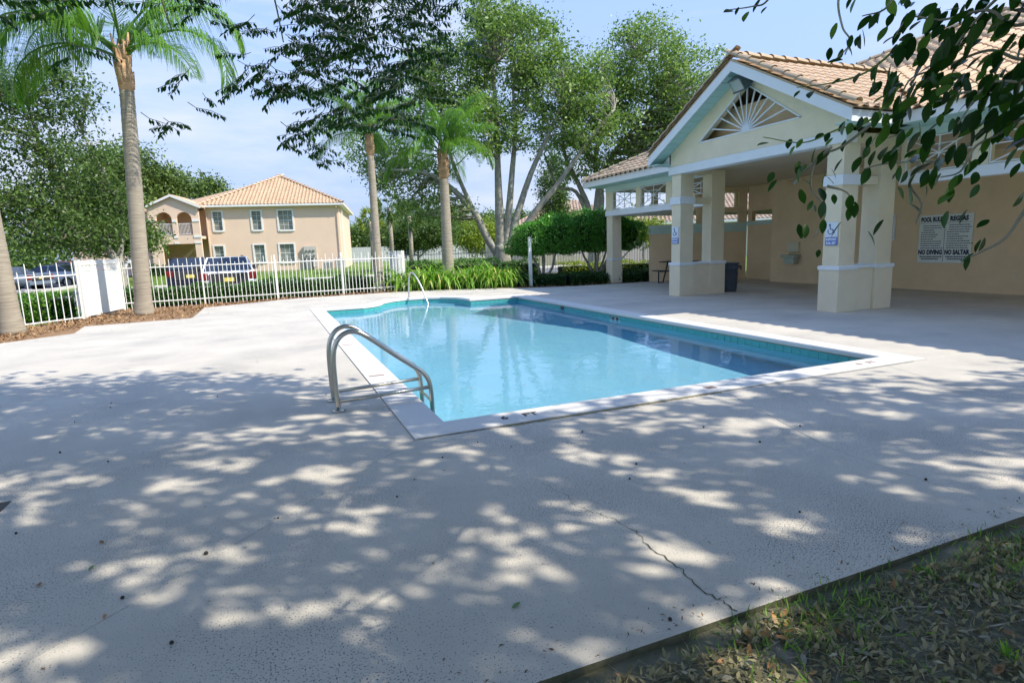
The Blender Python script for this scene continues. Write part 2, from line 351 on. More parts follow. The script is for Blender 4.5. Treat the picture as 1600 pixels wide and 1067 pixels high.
MB().box(3.98, 4.10, 4.56, 4.64, .0125, .0142).build('depth_mark', m_markr, cop)
dt = MB().box(7.05, 7.09, 9.6, 9.9, .0125, .014)
# plain white tile with a marking on the far wall of the shaded side
mk = MB().box(6.818, 6.823, 10.55, 10.95, -.19, -.08); mk.build('depth_mark', M('mark_plate', (.6, .7, .66), .4), pool)
for a_, c_ in ((10.62, 10.70), (10.78, 10.86)): MB().box(6.814, 6.8175, a_, c_, -.165, -.105).build('depth_mark', m_mark, pool)
MB().box(6.812, 6.819, 13.1, 13.28, -.16, -.07).build('skimmer_mouth', m_mark, pool)
# water
mw, nw, bw = nodes_mat('water'); N = nw.nodes.new; K = nw.links.new; nw.nodes.remove(bw)
rf = N('ShaderNodeBsdfRefraction'); rf.inputs['IOR'].default_value = 1.33; rf.inputs['Roughness'].default_value = 0; rf.inputs['Color'].default_value = (.86, .97, 1, 1)
gl = N('ShaderNodeBsdfGlossy'); gl.inputs['Roughness'].default_value = .03
fr = N('ShaderNodeFresnel'); fr.inputs['IOR'].default_value = 1.33
n1 = N('ShaderNodeTexNoise'); n1.inputs['Scale'].default_value = 3.5; n1.inputs['Detail'].default_value = 3; n1.inputs['Distortion'].default_value = .6
t1 = N('ShaderNodeTexCoord'); K(t1.outputs['Object'], n1.inputs['Vector'])
bp = N('ShaderNodeBump'); bp.inputs['Strength'].default_value = .35; bp.inputs['Distance'].default_value = .012; K(n1.outputs['Fac'], bp.inputs['Height'])
for q in (gl, fr): K(bp.outputs[0], q.inputs['Normal'])
ms = N('ShaderNodeMixShader'); K(fr.outputs[0], ms.inputs[0]); K(rf.outputs[0], ms.inputs[1]); K(gl.outputs[0], ms.inputs[2]); K(ms.outputs[0], nw.nodes['Material Output'].inputs[0])
water = struct(MB().quad(*[(x, y, -.15) for x, y in outl]).build('pool_water', mw, smooth=True))
CAUSTIC = [basin, st]

# ------------------------------------------------------------------ ladder rails and the entry handrail
m_steel = M('brushed_steel', (.55, .52, .44), .28, .12, 30, .15, 200, metal=1, stretch=(1, 1, .1))
def arcpts(ps, k=6):
    """Catmull-Rom through ps"""
    P_ = [Vector(p) for p in ps]; P_ = [P_[0]*2-P_[1]]+P_+[P_[-1]*2-P_[-2]]; o = []
    for i in range(1, len(P_)-2):
        a, b_, c, d = P_[i-1:i+3]
        for j in range(k):
            t = j/k; o.append(.5*((2*b_)+(c-a)*t+(2*a-5*b_+4*c-d)*t*t+(3*b_-a-3*c+d)*t**3))
    o.append(P_[-2]); return o
lad = empty('pool_ladder', (.51, 5.85, 0), 'steel pool ladder with two bent handrails on the near left edge', 'pool ladder')
for yy in (5.64, 6.07):
    p = [(.51, yy, 0), (.50, yy, .25), (.50, yy, .5), (.525, yy, .63), (.585, yy, .715), (.67, yy, .75), (.76, yy, .73), (.88, yy, .645), (1.06, yy, .50), (1.26, yy, .345), (1.345, yy, .275), (1.395, yy, .19), (1.415, yy, .07), (1.42, yy, -.2), (1.42, yy, -.95)]
    rl = MB().tube(arcpts(p, 5), .0235, 12).build('handrail', m_steel, lad, True)
    MB().tube([(.515, yy, .095), (.9, yy, .105), (1.41, yy, .125)], .0185, 10).build('lower_bar', m_steel, lad, True)
    MB().lathe((.51, yy, 0), [(.062, .001), (.064, .010), (.055, .020), (.03, .028), (.026, .04)], 20).build('deck_flange', m_steel, lad, True)
for z in (-.33, -.6, -.87): MB().box(1.385, 1.455, 5.64, 6.07, z-.02, z+.01, .008).build('tread', m_steel, lad)
MB().tube([(1.418, 5.64, -.02), (1.418, 6.07, -.02)], .014, 8).build('cross_bar', m_steel, lad, True)
bayr = empty('entry_handrail', (4.0, 18.0, 0), 'thin steel handrail bent over the steps in the far bay of the pool', 'handrail')
m_white = M('white_metal', (.78, .79, .78), .45, .05, 8)
MB().tube(arcpts([(3.98, 17.98, 0), (3.99, 17.95, .4), (4.02, 17.86, .72), (4.09, 17.68, .76), (4.22, 17.45, .45), (4.33, 17.2, .0), (4.4, 17.05, -.38)], 6), .024, 10).build('handrail', M('pale_steel', (.6, .6, .58), .35, metal=.8), bayr, True)
MB().lathe((3.98, 17.98, 0), [(.06, .001), (.06, .012), (.03, .022)], 14).build('deck_flange', m_steel, bayr, True)
# sunlight through the water surface
sd.cycles.is_caustics_light = True; water.cycles.is_caustics_caster = True
for o in CAUSTIC+[c for c in pool.children]: o.cycles.is_caustics_receiver = True
# ------------------------------------------------------------------ pool pavilion
m_st = M('stucco_tan', (.80, .62, .40), .92, .08, 1.5, .5, 45)
m_stl = M('stucco_light', (.79, .70, .51), .92, .08, 1.5, .5, 45)
m_trim = M('trim_white', (.76, .80, .82), .7, .04, 3)
m_aqua = M('trim_aqua', (.56, .72, .68), .7, .06, 2)
m_sof = M('soffit', (.46, .70, .66), .7, .05, 2)
m_ceil = M('ceiling_tan', (.66, .56, .40), .9, .06, 2)
def tile_mat(name, c0, c1, c2):
    m, n, b = nodes_mat(name); N = n.nodes.new; K = n.links.new
    oi_ = N('ShaderNodeObjectInfo'); at = N('ShaderNodeAttribute'); at.attribute_name = 'tone'; ad = N('ShaderNodeMath'); ad.operation = 'ADD'
    K(oi_.outputs['Random'], ad.inputs[0]); K(at.outputs['Fac'], ad.inputs[1]); f = N('ShaderNodeMath'); f.operation = 'FRACT'; K(ad.outputs[0], f.inputs[0])
    r = N('ShaderNodeValToRGB'); e = r.color_ramp.elements; e[0].color = (*c0, 1); e[1].color = (*c2, 1); k = e.new(.5); k.color = (*c1, 1); K(f.outputs[0], r.inputs[0])
    t = N('ShaderNodeTexCoord'); z = N('ShaderNodeTexNoise'); z.inputs['Scale'].default_value = 7; z.inputs['Detail'].default_value = 5; K(t.outputs['Object'], z.inputs['Vector'])
    q = N('ShaderNodeMapRange'); q.inputs['From Min'].default_value = .35; q.inputs['From Max'].default_value = .75; q.inputs['To Min'].default_value = 0; q.inputs['To Max'].default_value = .55; K(z.outputs['Fac'], q.inputs['Value'])
    x = N('ShaderNodeMix'); x.data_type = 'RGBA'; x.inputs['B'].default_value = (.38, .27, .18, 1); K(q.outputs[0], x.inputs['Factor']); K(r.outputs[0], x.inputs['A']); K(x.outputs['Result'], b.inputs['Base Color'])
    b.inputs['Roughness'].default_value = .85; b.inputs['Specular IOR Level'].default_value = .3
    return m
m_rt = tile_mat('clay_roof_tile', (.66, .45, .28), (.72, .52, .33), (.76, .57, .38))
m_rt2 = tile_mat('mossy_ridge_tile', (.46, .36, .23), (.54, .43, .28), (.50, .36, .24))
pav = empty('pool_pavilion', (11, 10.5, 0), 'tan stucco pool pavilion with gabled porch, sunburst window and clay tile roof', 'pavilion')
CY = 10.58
def part(mb, name, mat, smooth=False, parent=pav): return mb.build(name, mat, parent, smooth)
def sub(mb, name, mat, par, smooth=False):
    off = tuple(pav.location); return link(name, mb.mesh(name, mat, smooth, off), par)   # par sits at the pavilion's own origin
# paired columns: plinth, ring, shaft, capital
for ya, yb in ((12.77, 13.17), (8.06, 8.46)):
    for xa, xb, top in ((10.1, 10.58, 3.17), (11.12, 11.62, 3.30)):
        c = part(MB().box(xa+.03, xb-.03, ya+.02, yb-.02, .88, top, .004), 'column', m_stl)
        sub(MB().box(xa-.0, xb, ya-.02, yb+.02, 0, .815, .006), 'plinth', m_stl, c)
        sub(MB().box(xa-.02, xb+.02, ya-.04, yb+.04, .812, .895, .012), 'ring', m_trim, c)
        if top < 3.2 : sub(MB().box(xa-.01, xb, ya-.012, yb+.012, 2.41, 2.60, .008), 'capital', m_trim, c)
    part(MB().box(10.585, 11.115, ya+.03, yb-.03, 0, .83), 'link_wall', m_stl)
    part(MB().box(10.605, 11.095, ya-.01, yb+.01, .833, .885, .01), 'link_cap', m_trim)
    part(MB().box(10.585, 11.14, ya+.06, yb-.06, 2.43, 2.58), 'tie_beam', m_stl)
    part(MB().box(10.36, 11.60, ya+.03, yb-.03, 3.175, 3.37), 'side_beam', m_stl)
def xprism(poly, x0, x1):
    m = len(poly); mb = MB()
    return mb.add([(x0, y, z) for y, z in poly]+[(x1, y, z) for y, z in poly], [tuple(range(m)), tuple(range(2*m-1, m-1, -1))]+[(i, m+i, m+(i+1) % m, (i+1) % m) for i in range(m)])
part(MB().box(10.06, 10.35, 8.0, 13.22, 3.172, 3.38, .01), 'porch_beam', m_trim)
# gable wall with a triangular opening
A_, B_, C_ = (9.07, 3.82), (12.08, 3.82), (CY, 4.83)
gw = MB()
for pl in ([(8.04, 3.38), A_, B_, (13.18, 3.38)][::-1], [(8.04, 3.38), (8.04, 3.78), (CY, 5.15), C_, A_][::-1], [(13.18, 3.38), B_, C_, (CY, 5.15), (13.18, 3.78)][::-1]):
    t = xprism(pl, 10.1, 10.24); gw.add(t.v, t.f)
gwo = part(gw, 'gable_wall', m_stl)
part(xprism([(8.5, 3.4), (12.66, 3.4), (12.66, 3.95), (11.6, 4.5), (9.56, 4.5), (8.5, 3.95)], 10.50, 10.55), 'inner_gable_wall', m_st)
sb = part(MB().lathe((0, 0, 0), [(.001, 0), (.001, .001)], 4) if False else xprism([(CY-.12+.24*0, 3.825), (CY+.12, 3.825), (CY+.09, 3.91), (CY, 3.94), (CY-.09, 3.91)], 10.125, 10.165), 'sunburst', m_trim)
def hit(an):
    c, s_ = math.cos(an), math.sin(an); best = 9
    for (p, q) in ((A_, C_), (C_, B_)):
        d = (q[0]-p[0], q[1]-p[1]); den = c*d[1]-s_*d[0]
        if abs(den) < 1e-6: continue
        t = ((p[0]-CY)*d[1]-(p[1]-3.84)*d[0])/den
        if t > 0: best = min(best, t)
    return best
for k in range(11):
    an = R(12+k*15.6); t = hit(an); sub(MB().bar((10.145, CY+math.cos(an)*.08, 3.84+math.sin(an)*.08), (10.145, CY+math.cos(an)*t, 3.84+math.sin(an)*t), .026, .026), 'ray', m_trim, sb)
for p, q in ((A_, B_), (A_, C_), (B_, C_)): sub(MB().bar((10.098, *p), (10.098, *q), .035, .03), 'window_frame', m_trim, sb)
# roof slabs of the gable
sl = .54; nl = math.hypot(1, sl)
YE = 2.98                                                # half width to the eave
def gz_(y, d=0): return 5.30-sl*abs(y-CY)-d
for s_ in (-1, 1):
    mb = MB(); ye = CY+s_*YE; xe = 14.75
    v = [(9.66, CY, 5.30), (xe, CY, 5.30), (11.2, ye, gz_(ye)), (9.66, ye, gz_(ye))]; t = .05
    mb.add(v+[(a, b_, c-t) for a, b_, c in v], [(0, 1, 2, 3), (7, 6, 5, 4), (0, 4, 5, 1), (1, 5, 6, 2), (2, 6, 7, 3), (3, 7, 4, 0)]); part(mb, 'roof_deck', m_rt2)
    # planked soffit of the overhang, board by board
    for k in range(16):
        a, c = k/16, (k+.93)/16; y0 = CY+s_*YE*a; y1 = CY+s_*YE*c
        part(MB().add([(9.69, y0, gz_(y0, .19)), (10.098, y0, gz_(y0, .19)), (10.098, y1, gz_(y1, .19)), (9.69, y1, gz_(y1, .19)), (9.69, y0, gz_(y0, .17)), (10.098, y0, gz_(y0, .17)), (10.098, y1, gz_(y1, .17)), (9.69, y1, gz_(y1, .17))],
             [(3, 2, 1, 0), (4, 5, 6, 7), (0, 1, 5, 4), (1, 2, 6, 5), (2, 3, 7, 6), (3, 0, 4, 7)]), 'soffit_board', m_sof)
    e = MB(); y1 = ye
    e.add([(x, y, z) for x in (9.655, 9.688) for y, z in ((CY, 5.26), (CY, 5.05), (y1, gz_(y1, .25)), (y1, gz_(y1, .04)))], [(0, 1, 2, 3), (7, 6, 5, 4), (0, 4, 5, 1), (1, 5, 6, 2), (2, 6, 7, 3), (3, 7, 4, 0)])
    part(e, 'rake_board', m_trim)
    part(MB().box(9.69, 11.25, min(ye, ye-s_*.03), max(ye, ye-s_*.03), 3.44, 3.67), 'fascia', m_trim)
    part(MB().box(9.69, 11.25, min(ye-s_*.035, CY+s_*2.62), max(ye-s_*.035, CY+s_*2.62), 3.44, 3.46), 'eave_soffit', m_sof)
    part(xprism([(ye-s_*.035, 3.465), (CY+s_*2.62, 3.465), (CY+s_*2.62, 3.66)], 10.05, 10.08), 'eave_return', m_trim)
# main roof
YN, YS, XE, XB, ZE, MP = 19.35, 1.4, 10.95, 25.4, 3.66, .455
hw = (XB-XE)/2; zr = ZE+MP*hw; XR = XE+hw
mr = MB(); P1 = [(XE, YS, ZE), (XB, YS, ZE), (XB, YN, ZE), (XE, YN, ZE), (XR, YS+hw, zr), (XR, YN-hw, zr)]
mr.add(P1+[(a, b_, c-.05) for a, b_, c in P1], [(3, 0, 4, 5), (0, 1, 4), (1, 2, 5, 4), (2, 3, 5), (6, 9, 11, 10), (7, 6, 10), (8, 7, 10, 11), (9, 8, 11)])
part(mr, 'roof_deck', m_rt2)
for a, c in (((XE, YS), (XE, 7.58)), ((XE, 13.58), (XE, YN)), ((XE, YN), (XB, YN)), ((XE, YS), (XB, YS)), ((XB, YS), (XB, YN))):
    x0, x1 = sorted((a[0], c[0])); y0, y1 = sorted((a[1], c[1])); part(MB().box(x0-.015, x1+.015, y0-.015, y1+.015, 3.45, 3.65), 'fascia', m_trim)
part(MB().box(XE+.02, 11.6, YS+.02, 7.95, 3.44, 3.455), 'eave_soffit', m_sof); part(MB().box(XE+.02, 11.6, 13.22, YN-.02, 3.44, 3.455), 'eave_soffit', m_sof)
part(MB().box(11.6, XB-.5, 18.92, YN-.02, 3.44, 3.455), 'eave_soffit', m_sof)
part(MB().box(11.62, XB-.6, 2.0, 18.9, 3.30, 3.34), 'ceiling', m_ceil); part(MB().box(10.36, 11.615, 8.47, 12.76, 3.30, 3.34), 'ceiling', m_ceil)
# wings: band beam, frieze with lattice panels, header
def frieze(ya, yb, panels):
    part(MB().box(11.60, 11.80, ya, yb, 2.41, 2.60, .008), 'band_beam', m_trim)
    part(MB().box(11.61, 11.80, ya, yb, 3.262, 3.44), 'header', m_aqua)
    ys = sorted([ya]+[q for p in panels for q in p]+[yb])
    for k in range(0, len(ys), 2): part(MB().box(11.625, 11.79, ys[k], ys[k+1], 2.602, 3.26), 'frieze_post', m_stl)
    for a, c in panels:
        z0, z1 = 2.615, 3.25; ym = (a+c)/2; zm = (z0+z1)/2; x = 11.66; w_ = .022
        f = part(MB().box(x-.012, x+.012, a, c, z0, z0+w_).box(x-.012, x+.012, a, c, z1-w_, z1).box(x-.012, x+.012, a, a+w_, z0+w_, z1-w_).box(x-.012, x+.012, c-w_, c, z0+w_, z1-w_), 'lattice_panel', m_trim)
        for p, q, d in (((a, z0), (c, z1), .003), ((a, z1), (c, z0), -.003), ((ym, z0), (ym, z1), .006), ((a, zm), (c, zm), -.006)): sub(MB().bar((x+d, *p), (x+d, *q), w_, .018), 'lattice_bar', m_trim, f)
        dy = (c-a)*.24; dz = (z1-z0)*.24
        for p, q in (((ym-dy, zm-dz), (ym+dy, zm-dz)), ((ym-dy, zm+dz), (ym+dy, zm+dz)), ((ym-dy, zm-dz), (ym-dy, zm+dz)), ((ym+dy, zm-dz), (ym+dy, zm+dz))): sub(MB().bar((x+.009, *p), (x+.009, *q), .018, .016), 'lattice_bar', m_trim, f)
frieze(13.2, 18.9, [(13.4, 15.1), (15.4, 16.75), (17.01, 18.47)])
frieze(2.0, 8.03, [(3.0, 4.6), (4.9, 6.5), (6.75, 7.95)])
def nfrieze():
    part(MB().box(11.81, 20, 18.72, 18.9, 2.41, 2.60), 'band_beam', m_trim); part(MB().box(11.81, 20, 18.72, 18.9, 3.262, 3.44), 'header', m_aqua)
    for x in (13.6, 15.6, 17.6, 19.8): part(MB().box(x, x+.2, 18.73, 18.89, 2.602, 3.26), 'frieze_post', m_st)
nfrieze()
for x, y in ((11.64, 18.5), (11.64, 2.0), (19.8, 18.5)):
    c = part(MB().box(x+.01, x+.39, y+.01, y+.39, 0, 2.41), 'column', m_stl); sub(MB().box(x-.01, x+.41, y-.01, y+.41, 0, .83, .006), 'plinth', m_stl, c); sub(MB().box(x-.02, x+.42, y-.02, y+.42, .832, .895, .01), 'ring', m_trim, c)
# walls
part(MB().box(15.7, 15.9, 2.2, 15.1, 0, 3.298), 'wall', m_st); part(MB().box(15.91, 20, 14.95, 15.1, 0, 3.298), 'wall', m_st)
part(MB().box(24.6, 24.8, 2.2, 18.8, 0, 3.298), 'wall', m_st)
A0 = Vector((13.1, 18.25, 0)); A1 = Vector((16.27, 16.8, 0)); ad = (A1-A0).normalized(); an_ = Vector((-ad.y, ad.x, 0))
def wb(mb, t0, t1, z0, z1, th=.18, o=0):
    q = [A0+ad*t0+an_*o, A0+ad*t1+an_*o, A0+ad*t1+an_*(th+o), A0+ad*t0+an_*(th+o)]
    return mb.prism([(p.x, p.y) for p in q], z0, z1)
wm = MB(); LN = (A1-A0).length
wb(wm, 0, LN, 0, 1.72); wb(wm, 1.7, 2.05, 2.05, 3.298); wb(wm, 3.2, LN, 2.05, 3.298); wb(wm, 2.05, 3.2, 2.42, 2.6); wb(wm, 2.05, 3.2, 3.12, 3.298)
part(wm, 'screen_wall', m_st)
part(wb(MB(), -.03, LN-.01, 1.722, 1.80, .24, -.03), 'wall_band', m_aqua); part(wb(MB(), 0, LN, 1.80, 1.90), 'screen_wall_top', m_aqua); part(wb(MB(), -.04, LN-.01, 1.902, 2.04, .26, -.04), 'wall_cap', m_aqua)
part(MB().box(16.3, 16.48, 15.11, 16.78, 0, 2.08).box(16.3, 16.48, 15.11, 15.3, 2.08, 3.298).box(16.3, 16.48, 16.6, 16.78, 2.08, 3.298).box(16.3, 16.48, 15.3, 16.6, 2.42, 3.298), 'wall', m_st)
part(MB().box(16.24, 16.30, 15.11, 16.78, 1.93, 2.06), 'wall_cap', m_aqua)
# roof tiles: S profile, laid in courses
prof = [(0, .012), (.14, .0), (.34, .0), (.48, .026), (.60, .058), (.74, .072), (.88, .058), (1.0, .018)]
TW_, TE = .27, .33
def tile_mesh(name, mat, tw=TW_, tl=TE*1.22):
    mb = MB(); n_ = len(prof)
    vs = [(u*tw, 0, h+.030) for u, h in prof]+[(u*tw, tl, h+.002) for u, h in prof]+[(u*tw, 0, h+.008) for u, h in prof]
    fs = [(i, i+1, n_+i+1, n_+i) for i in range(n_-1)]+[(2*n_+i, 2*n_+i+1, i+1, i) for i in range(n_-1)]
    return mb.add(vs, fs).mesh(name, mat, False)
tmesh = tile_mesh('roof_tile', m_rt)
def inpoly(x, y, P_):
    c = False; j = len(P_)-1
    for i in range(len(P_)):
        if (P_[i][1] > y) != (P_[j][1] > y) and x < (P_[j][0]-P_[i][0])*(y-P_[i][1])/(P_[j][1]-P_[i][1])+P_[i][0]: c = not c
        j = i
    return c
def field(O, U, V, nu, nv, test, tw=TW_, te=TE):
    O = Vector(O); U = Vector(U).normalized(); V = Vector(V).normalized(); Nn = U.cross(V); out_ = []; rr = random.Random(9)
    for j in range(nv):
        for i in range(nu):
            c = O+U*(tw*(i+.5))+V*(te*(j+.5))
            if not test(c): continue
            p = O+U*(tw*i+rr.uniform(-.004, .004))+V*(te*j-.03+rr.uniform(-.006, .006))+Nn*(.004+rr.uniform(0, .005))
            m = Matrix((U, V, Nn)).transposed().to_4x4(); m.translation = p; out_.append(m)
    return out_
def below_gable(c): return abs(c.y-CY) < YE+.12 and c.x < 14.6 and c.z < 5.30-sl*abs(c.y-CY)+.04
T = field((XE-.05, YN, ZE-.02), (0, -1, 0), (1, 0, MP), int((YN-YS)/TW_), int(hw*math.hypot(1, MP)/TE), lambda c: (c.x-XE) < (YN-c.y)+.05 and (c.x-XE) < (c.y-YS)+.05 and not below_gable(c) and c.x < XR)
def xmain(z): return XE+(z-ZE)/MP
T += field((9.66, CY-YE-.05, gz_(CY-YE)-.03), (1, 0, 0), (0, 1, sl), 22, int(YE*nl/TE)+1, lambda c: c.x < max(xmain(c.z), 9.7)+.05 and c.y < CY)
TL = field((15.06, CY+YE+.05, gz_(CY+YE)-.03), (-1, 0, 0), (0, -1, sl), 20, int(YE*nl/TE)+1, lambda c: c.x < max(xmain(c.z), 9.7)+.05 and c.y > CY)
def keyd(m):
    p = m.translation; q = cam.matrix_world.inverted() @ p; inv = -q.z > 0 and abs(q.x/q.z) < .9 and abs(q.y/q.z) < .6
    return (0 if inv else 1000)+p.length
T.sort(key=keyd)
PO = Matrix.Translation(-pav.location)
def place_tiles(T_, par, name, me, lim, po, mat):
    for m in T_[:lim]:
        o = link(name, me, par); o.matrix_local = po @ m
    rest = T_[lim:]
    if rest:
        base = np.array([v.co for v in me.vertices]); F0 = [tuple(p.vertices) for p in me.polygons]; F0 = np.array(F0)
        Vs = np.concatenate([base @ np.array(m.to_3x3()).T+np.array((po @ m).translation) for m in rest]); Fs = np.concatenate([F0+k*len(base) for k in range(len(rest))])
        tone = np.repeat(np.random.default_rng(4).uniform(0, 1, len(rest)), len(base)); o = link(name+'s', np_mesh(name+'s', Vs, Fs, mat, tone), par); o['kind'] = 'stuff'
place_tiles(T, pav, 'roof_tile', tmesh, 300, PO, m_rt)
place_tiles(TL, pav, 'roof_tile', tmesh, 0, PO, m_rt)
def cap_mesh(name, mat, w_=.13, ln=.42, h=.1):
    mb = MB(); k = 7
    for y, s_ in ((0, 1.0), (ln, .82)):
        for i in range(k): t = math.pi*i/(k-1); mb.v.append((math.cos(t)*w_*s_, y, math.sin(t)*h*s_+(0 if y else .02)))
    mb.f += [(i, k+i, k+i+1, i+1) for i in range(k-1)]
    return mb.mesh(name, mat)
rk = cap_mesh('ridge_tile', m_rt2)
def capline(a, c, name='ridge_tile', me=rk, st_=.36, parent=pav, lift=.03):
    a = Vector(a); c = Vector(c); d = (c-a); n_ = int(d.length/st_); d.normalize(); x = d.cross(Vector((0, 0, 1))).normalized(); z = x.cross(d)
    for i in range(n_+1):
        m = Matrix((x, d, z)).transposed().to_4x4(); m.translation = a+d*(i*st_)+z*lift; o = link(name, me, parent); o.matrix_local = Matrix.Translation(-parent.location) @ m
for s_ in (-1, 1): capline((9.70, CY+s_*(YE+.05), gz_(CY+s_*YE)+.01), (9.70, CY+s_*.1, 5.30), 'rake_tile', cap_mesh('rake_tile', m_rt2, .10, .42, .085))
capline((9.68, CY, 5.34), (14.4, CY, 5.34)); capline((XE, YN, ZE+.02), (XR, YN-hw, zr+.02)); capline((XR, YS+hw, zr+.02), (XR, YN-hw, zr+.02)); capline((XE, YS, ZE+.02), (XR, YS+hw, zr+.02))

# ------------------------------------------------------------------ things on and in the pavilion
m_blk = M('black_metal', (.018, .018, .02), .5, .1, 10)
fl = empty('floodlight', (10.08, 10.5, 4.82), 'dark metal floodlight with a square glass hung under the porch gable peak', 'floodlight')
m_dk = M('weathered_bronze', (.09, .12, .13), .5, .2, 12)
MB().box(9.98, 10.08, 10.36, 10.64, 4.78, 5.0, .01).build('mounting_box', m_dk, fl)
h = empty('dummy', (0, 0, 0), None, None); bpy.data.objects.remove(h)
hd = MB(); c_ = Vector((9.86, 10.52, 4.80)); fx = Vector((-.82, .12, -.56)).normalized(); fy = Vector((.1, 1, 0)); fy = (fy-fx*fy.dot(fx)).normalized(); fz = fx.cross(fy)
def ob(mb, c, fx, fy, fz, a0, a1, b0, b1, c0, c1): return mb.add([c+fx*x+fy*y+fz*z for z in (c0, c1) for x, y in ((a0, b0), (a1, b0), (a1, b1), (a0, b1))], [(3, 2, 1, 0), (4, 5, 6, 7), (0, 1, 5, 4), (1, 2, 6, 5), (2, 3, 7, 6), (3, 0, 4, 7)])
hs = ob(MB(), c_, fx, fy, fz, -.10, .08, -.20, .20, -.15, .15).build('housing', m_dk, fl)
ob(MB(), c_, fx, fy, fz, .082, .088, -.17, .17, -.12, .12).build('lens', M('glass_lens', (.32, .40, .42), .12, .1, 8, spec=.8), fl)
ob(MB(), c_, fx, fy, fz, .08, .11, -.20, .20, -.15, -.125).build('lens_frame', m_dk, fl); ob(MB(), c_, fx, fy, fz, .08, .11, -.20, .20, .125, .15).build('lens_frame', m_dk, fl)
m_sign = M('sign_white', (.74, .80, .78), .5, .05, 6); m_ink = M('sign_ink', (.03, .05, .08), .6, .1, 30); m_blue = M('sign_blue', (.16, .24, .62), .5, .05, 10)
sg = empty('pool_rules_sign', (15.68, 9.58, 1.28), 'large white pool rules board in English and Spanish on the tan wall', 'sign')
MB().box(15.672, 15.695, 8.95, 10.21, .70, 1.90, .004).build('board', m_sign, sg)
RZ = (R(90), 0, R(-90))
text('POOL RULES', .15, (15.669, 9.895, 1.735), RZ, m_ink, 'lettering', sg, bold=.009, sx=.66)
text('REGLAS', .155, (15.669, 9.27, 1.735), RZ, m_ink, 'lettering', sg, bold=.009, sx=.78)
text('NO DIVING', .155, (15.669, 9.90, .915), RZ, m_ink, 'lettering', sg, bold=.009, sx=.72)
text('NO SALTAR', .155, (15.669, 9.27, .915), RZ, m_ink, 'lettering', sg, bold=.009, sx=.68)
MB().box(15.669, 15.6715, 9.577, 9.585, .74, 1.86).build('divider', m_ink, sg); MB().box(15.6685, 15.671, 8.97, 10.19, 1.69, 1.695).build('divider', m_ink, sg)
rr = random.Random(12); lines = MB()
for side, y0 in ((0, 10.17), (1, 9.54)):
    for k in range(11):
        z = 1.63-k*.056; ln = rr.uniform(.26, .54) if k < 7 else rr.uniform(.46, .56); y = y0-(.06 if k < 3 else .02)
        ye = y-ln
        while y > ye:
            wd = rr.uniform(.012, .05); lines.box(15.6692, 15.6716, y-wd, y, z-.011, z+.009); y -= wd+.012
    for z, a, c in ((.855, .02, .56), (.80, .06, .46)):
        y = y0-a
        while y > y0-c: wd = rr.uniform(.02, .06); lines.box(15.6692, 15.6716, y-wd, y, z-.016, z+.014); y -= wd+.012
lo = lines.build('small_print', m_ink, sg); lo['kind'] = 'stuff'
for ya, tp, name, lab in ((12.97, 1.83, 'access_sign', 'white and blue wheelchair access sign on the left porch column'), (8.25, 1.73, 'access_sign', 'white and blue wheelchair access sign on the right porch column behind leaves')):
    s_ = empty(name, (10.11, ya, tp-.15), lab, 'sign'); x = 10.118
    MB().box(x-.012, x, ya-.13, ya+.13, tp-.28, tp, .003).build('icon_panel', M('sign_pale', (.72, .80, .88), .5, .04, 6), s_)
    MB().box(x-.014, x-.001, ya-.13, ya+.13, tp-.44, tp-.285, .003).build('text_panel', m_blue, s_)
    ic = MB().tube([(x-.014, ya+.02+.055*math.cos(a), tp-.17+.055*math.sin(a)) for a in [R(150+i*22) for i in range(12)]], .009, 6).tube([(x-.014, ya+.035, tp-.06), (x-.014, ya+.025, tp-.13), (x-.014, ya-.035, tp-.14), (x-.014, ya-.065, tp-.21)], .011, 6).lathe((x-.015, ya+.038, tp-.05), [(.016, -.015), (.018, 0), (.016, .015)], 8)
    ic.build('wheelchair_symbol', M('icon_ink', (.12, .16, .30), .6, .1), s_)
    text('SUPPORT', .055, (x-.0155, ya, tp-.345), RZ, m_sign, 'lettering', s_, bold=.003); text('RAIL SET', .055, (x-.0155, ya, tp-.415), RZ, m_sign, 'lettering', s_, bold=.003)
tr = empty('trash_can', (12.07, 13.12, 0), 'dark grey plastic trash can standing beside the left porch columns', 'trash can')
m_can = M('grey_plastic', (.085, .10, .13), .55, .12, 5)
MB().lathe((12.07, 13.12, 0), [(.225, 0), (.23, .02), (.265, .62), (.285, .63), (.285, .69), (.27, .695), (.275, .75), (.30, .76), (.305, .80), (.285, .805), (.272, .76), (.255, .5), (.21, .04)], 28).build('body', m_can, tr, True)
for a in (R(-60), R(120)):
    cx, cy_ = 12.07+.3*math.cos(a), 13.12+.3*math.sin(a); t_ = Vector((-math.sin(a), math.cos(a), 0)); o_ = Vector((math.cos(a), math.sin(a), 0)); b0 = Vector((12.07, 13.12, .72))
    MB().tube([b0+o_*.27+t_*.08, b0+o_*.34+t_*.08-Vector((0, 0, .02)), b0+o_*.36-Vector((0, 0, .10)), b0+o_*.34-t_*.08-Vector((0, 0, .02)), b0+o_*.27-t_*.08], .017, 6).build('handle', m_can, tr, True)
for k in range(10):
    a = 2*math.pi*k/10; MB().bar((12.07+.236*math.cos(a), 13.12+.236*math.sin(a), .06), (12.07+.262*math.cos(a), 13.12+.262*math.sin(a), .55), .02, .012).build('rib', m_can, tr)
tb = empty('picnic_table', (13.7, 16.9, 0), 'black metal picnic table with benches in the shade behind the left columns', 'picnic table')
td = Vector((.35, -.94, 0)); tn = Vector((.94, .35, 0)); tc_ = Vector((13.7, 16.9, 0))
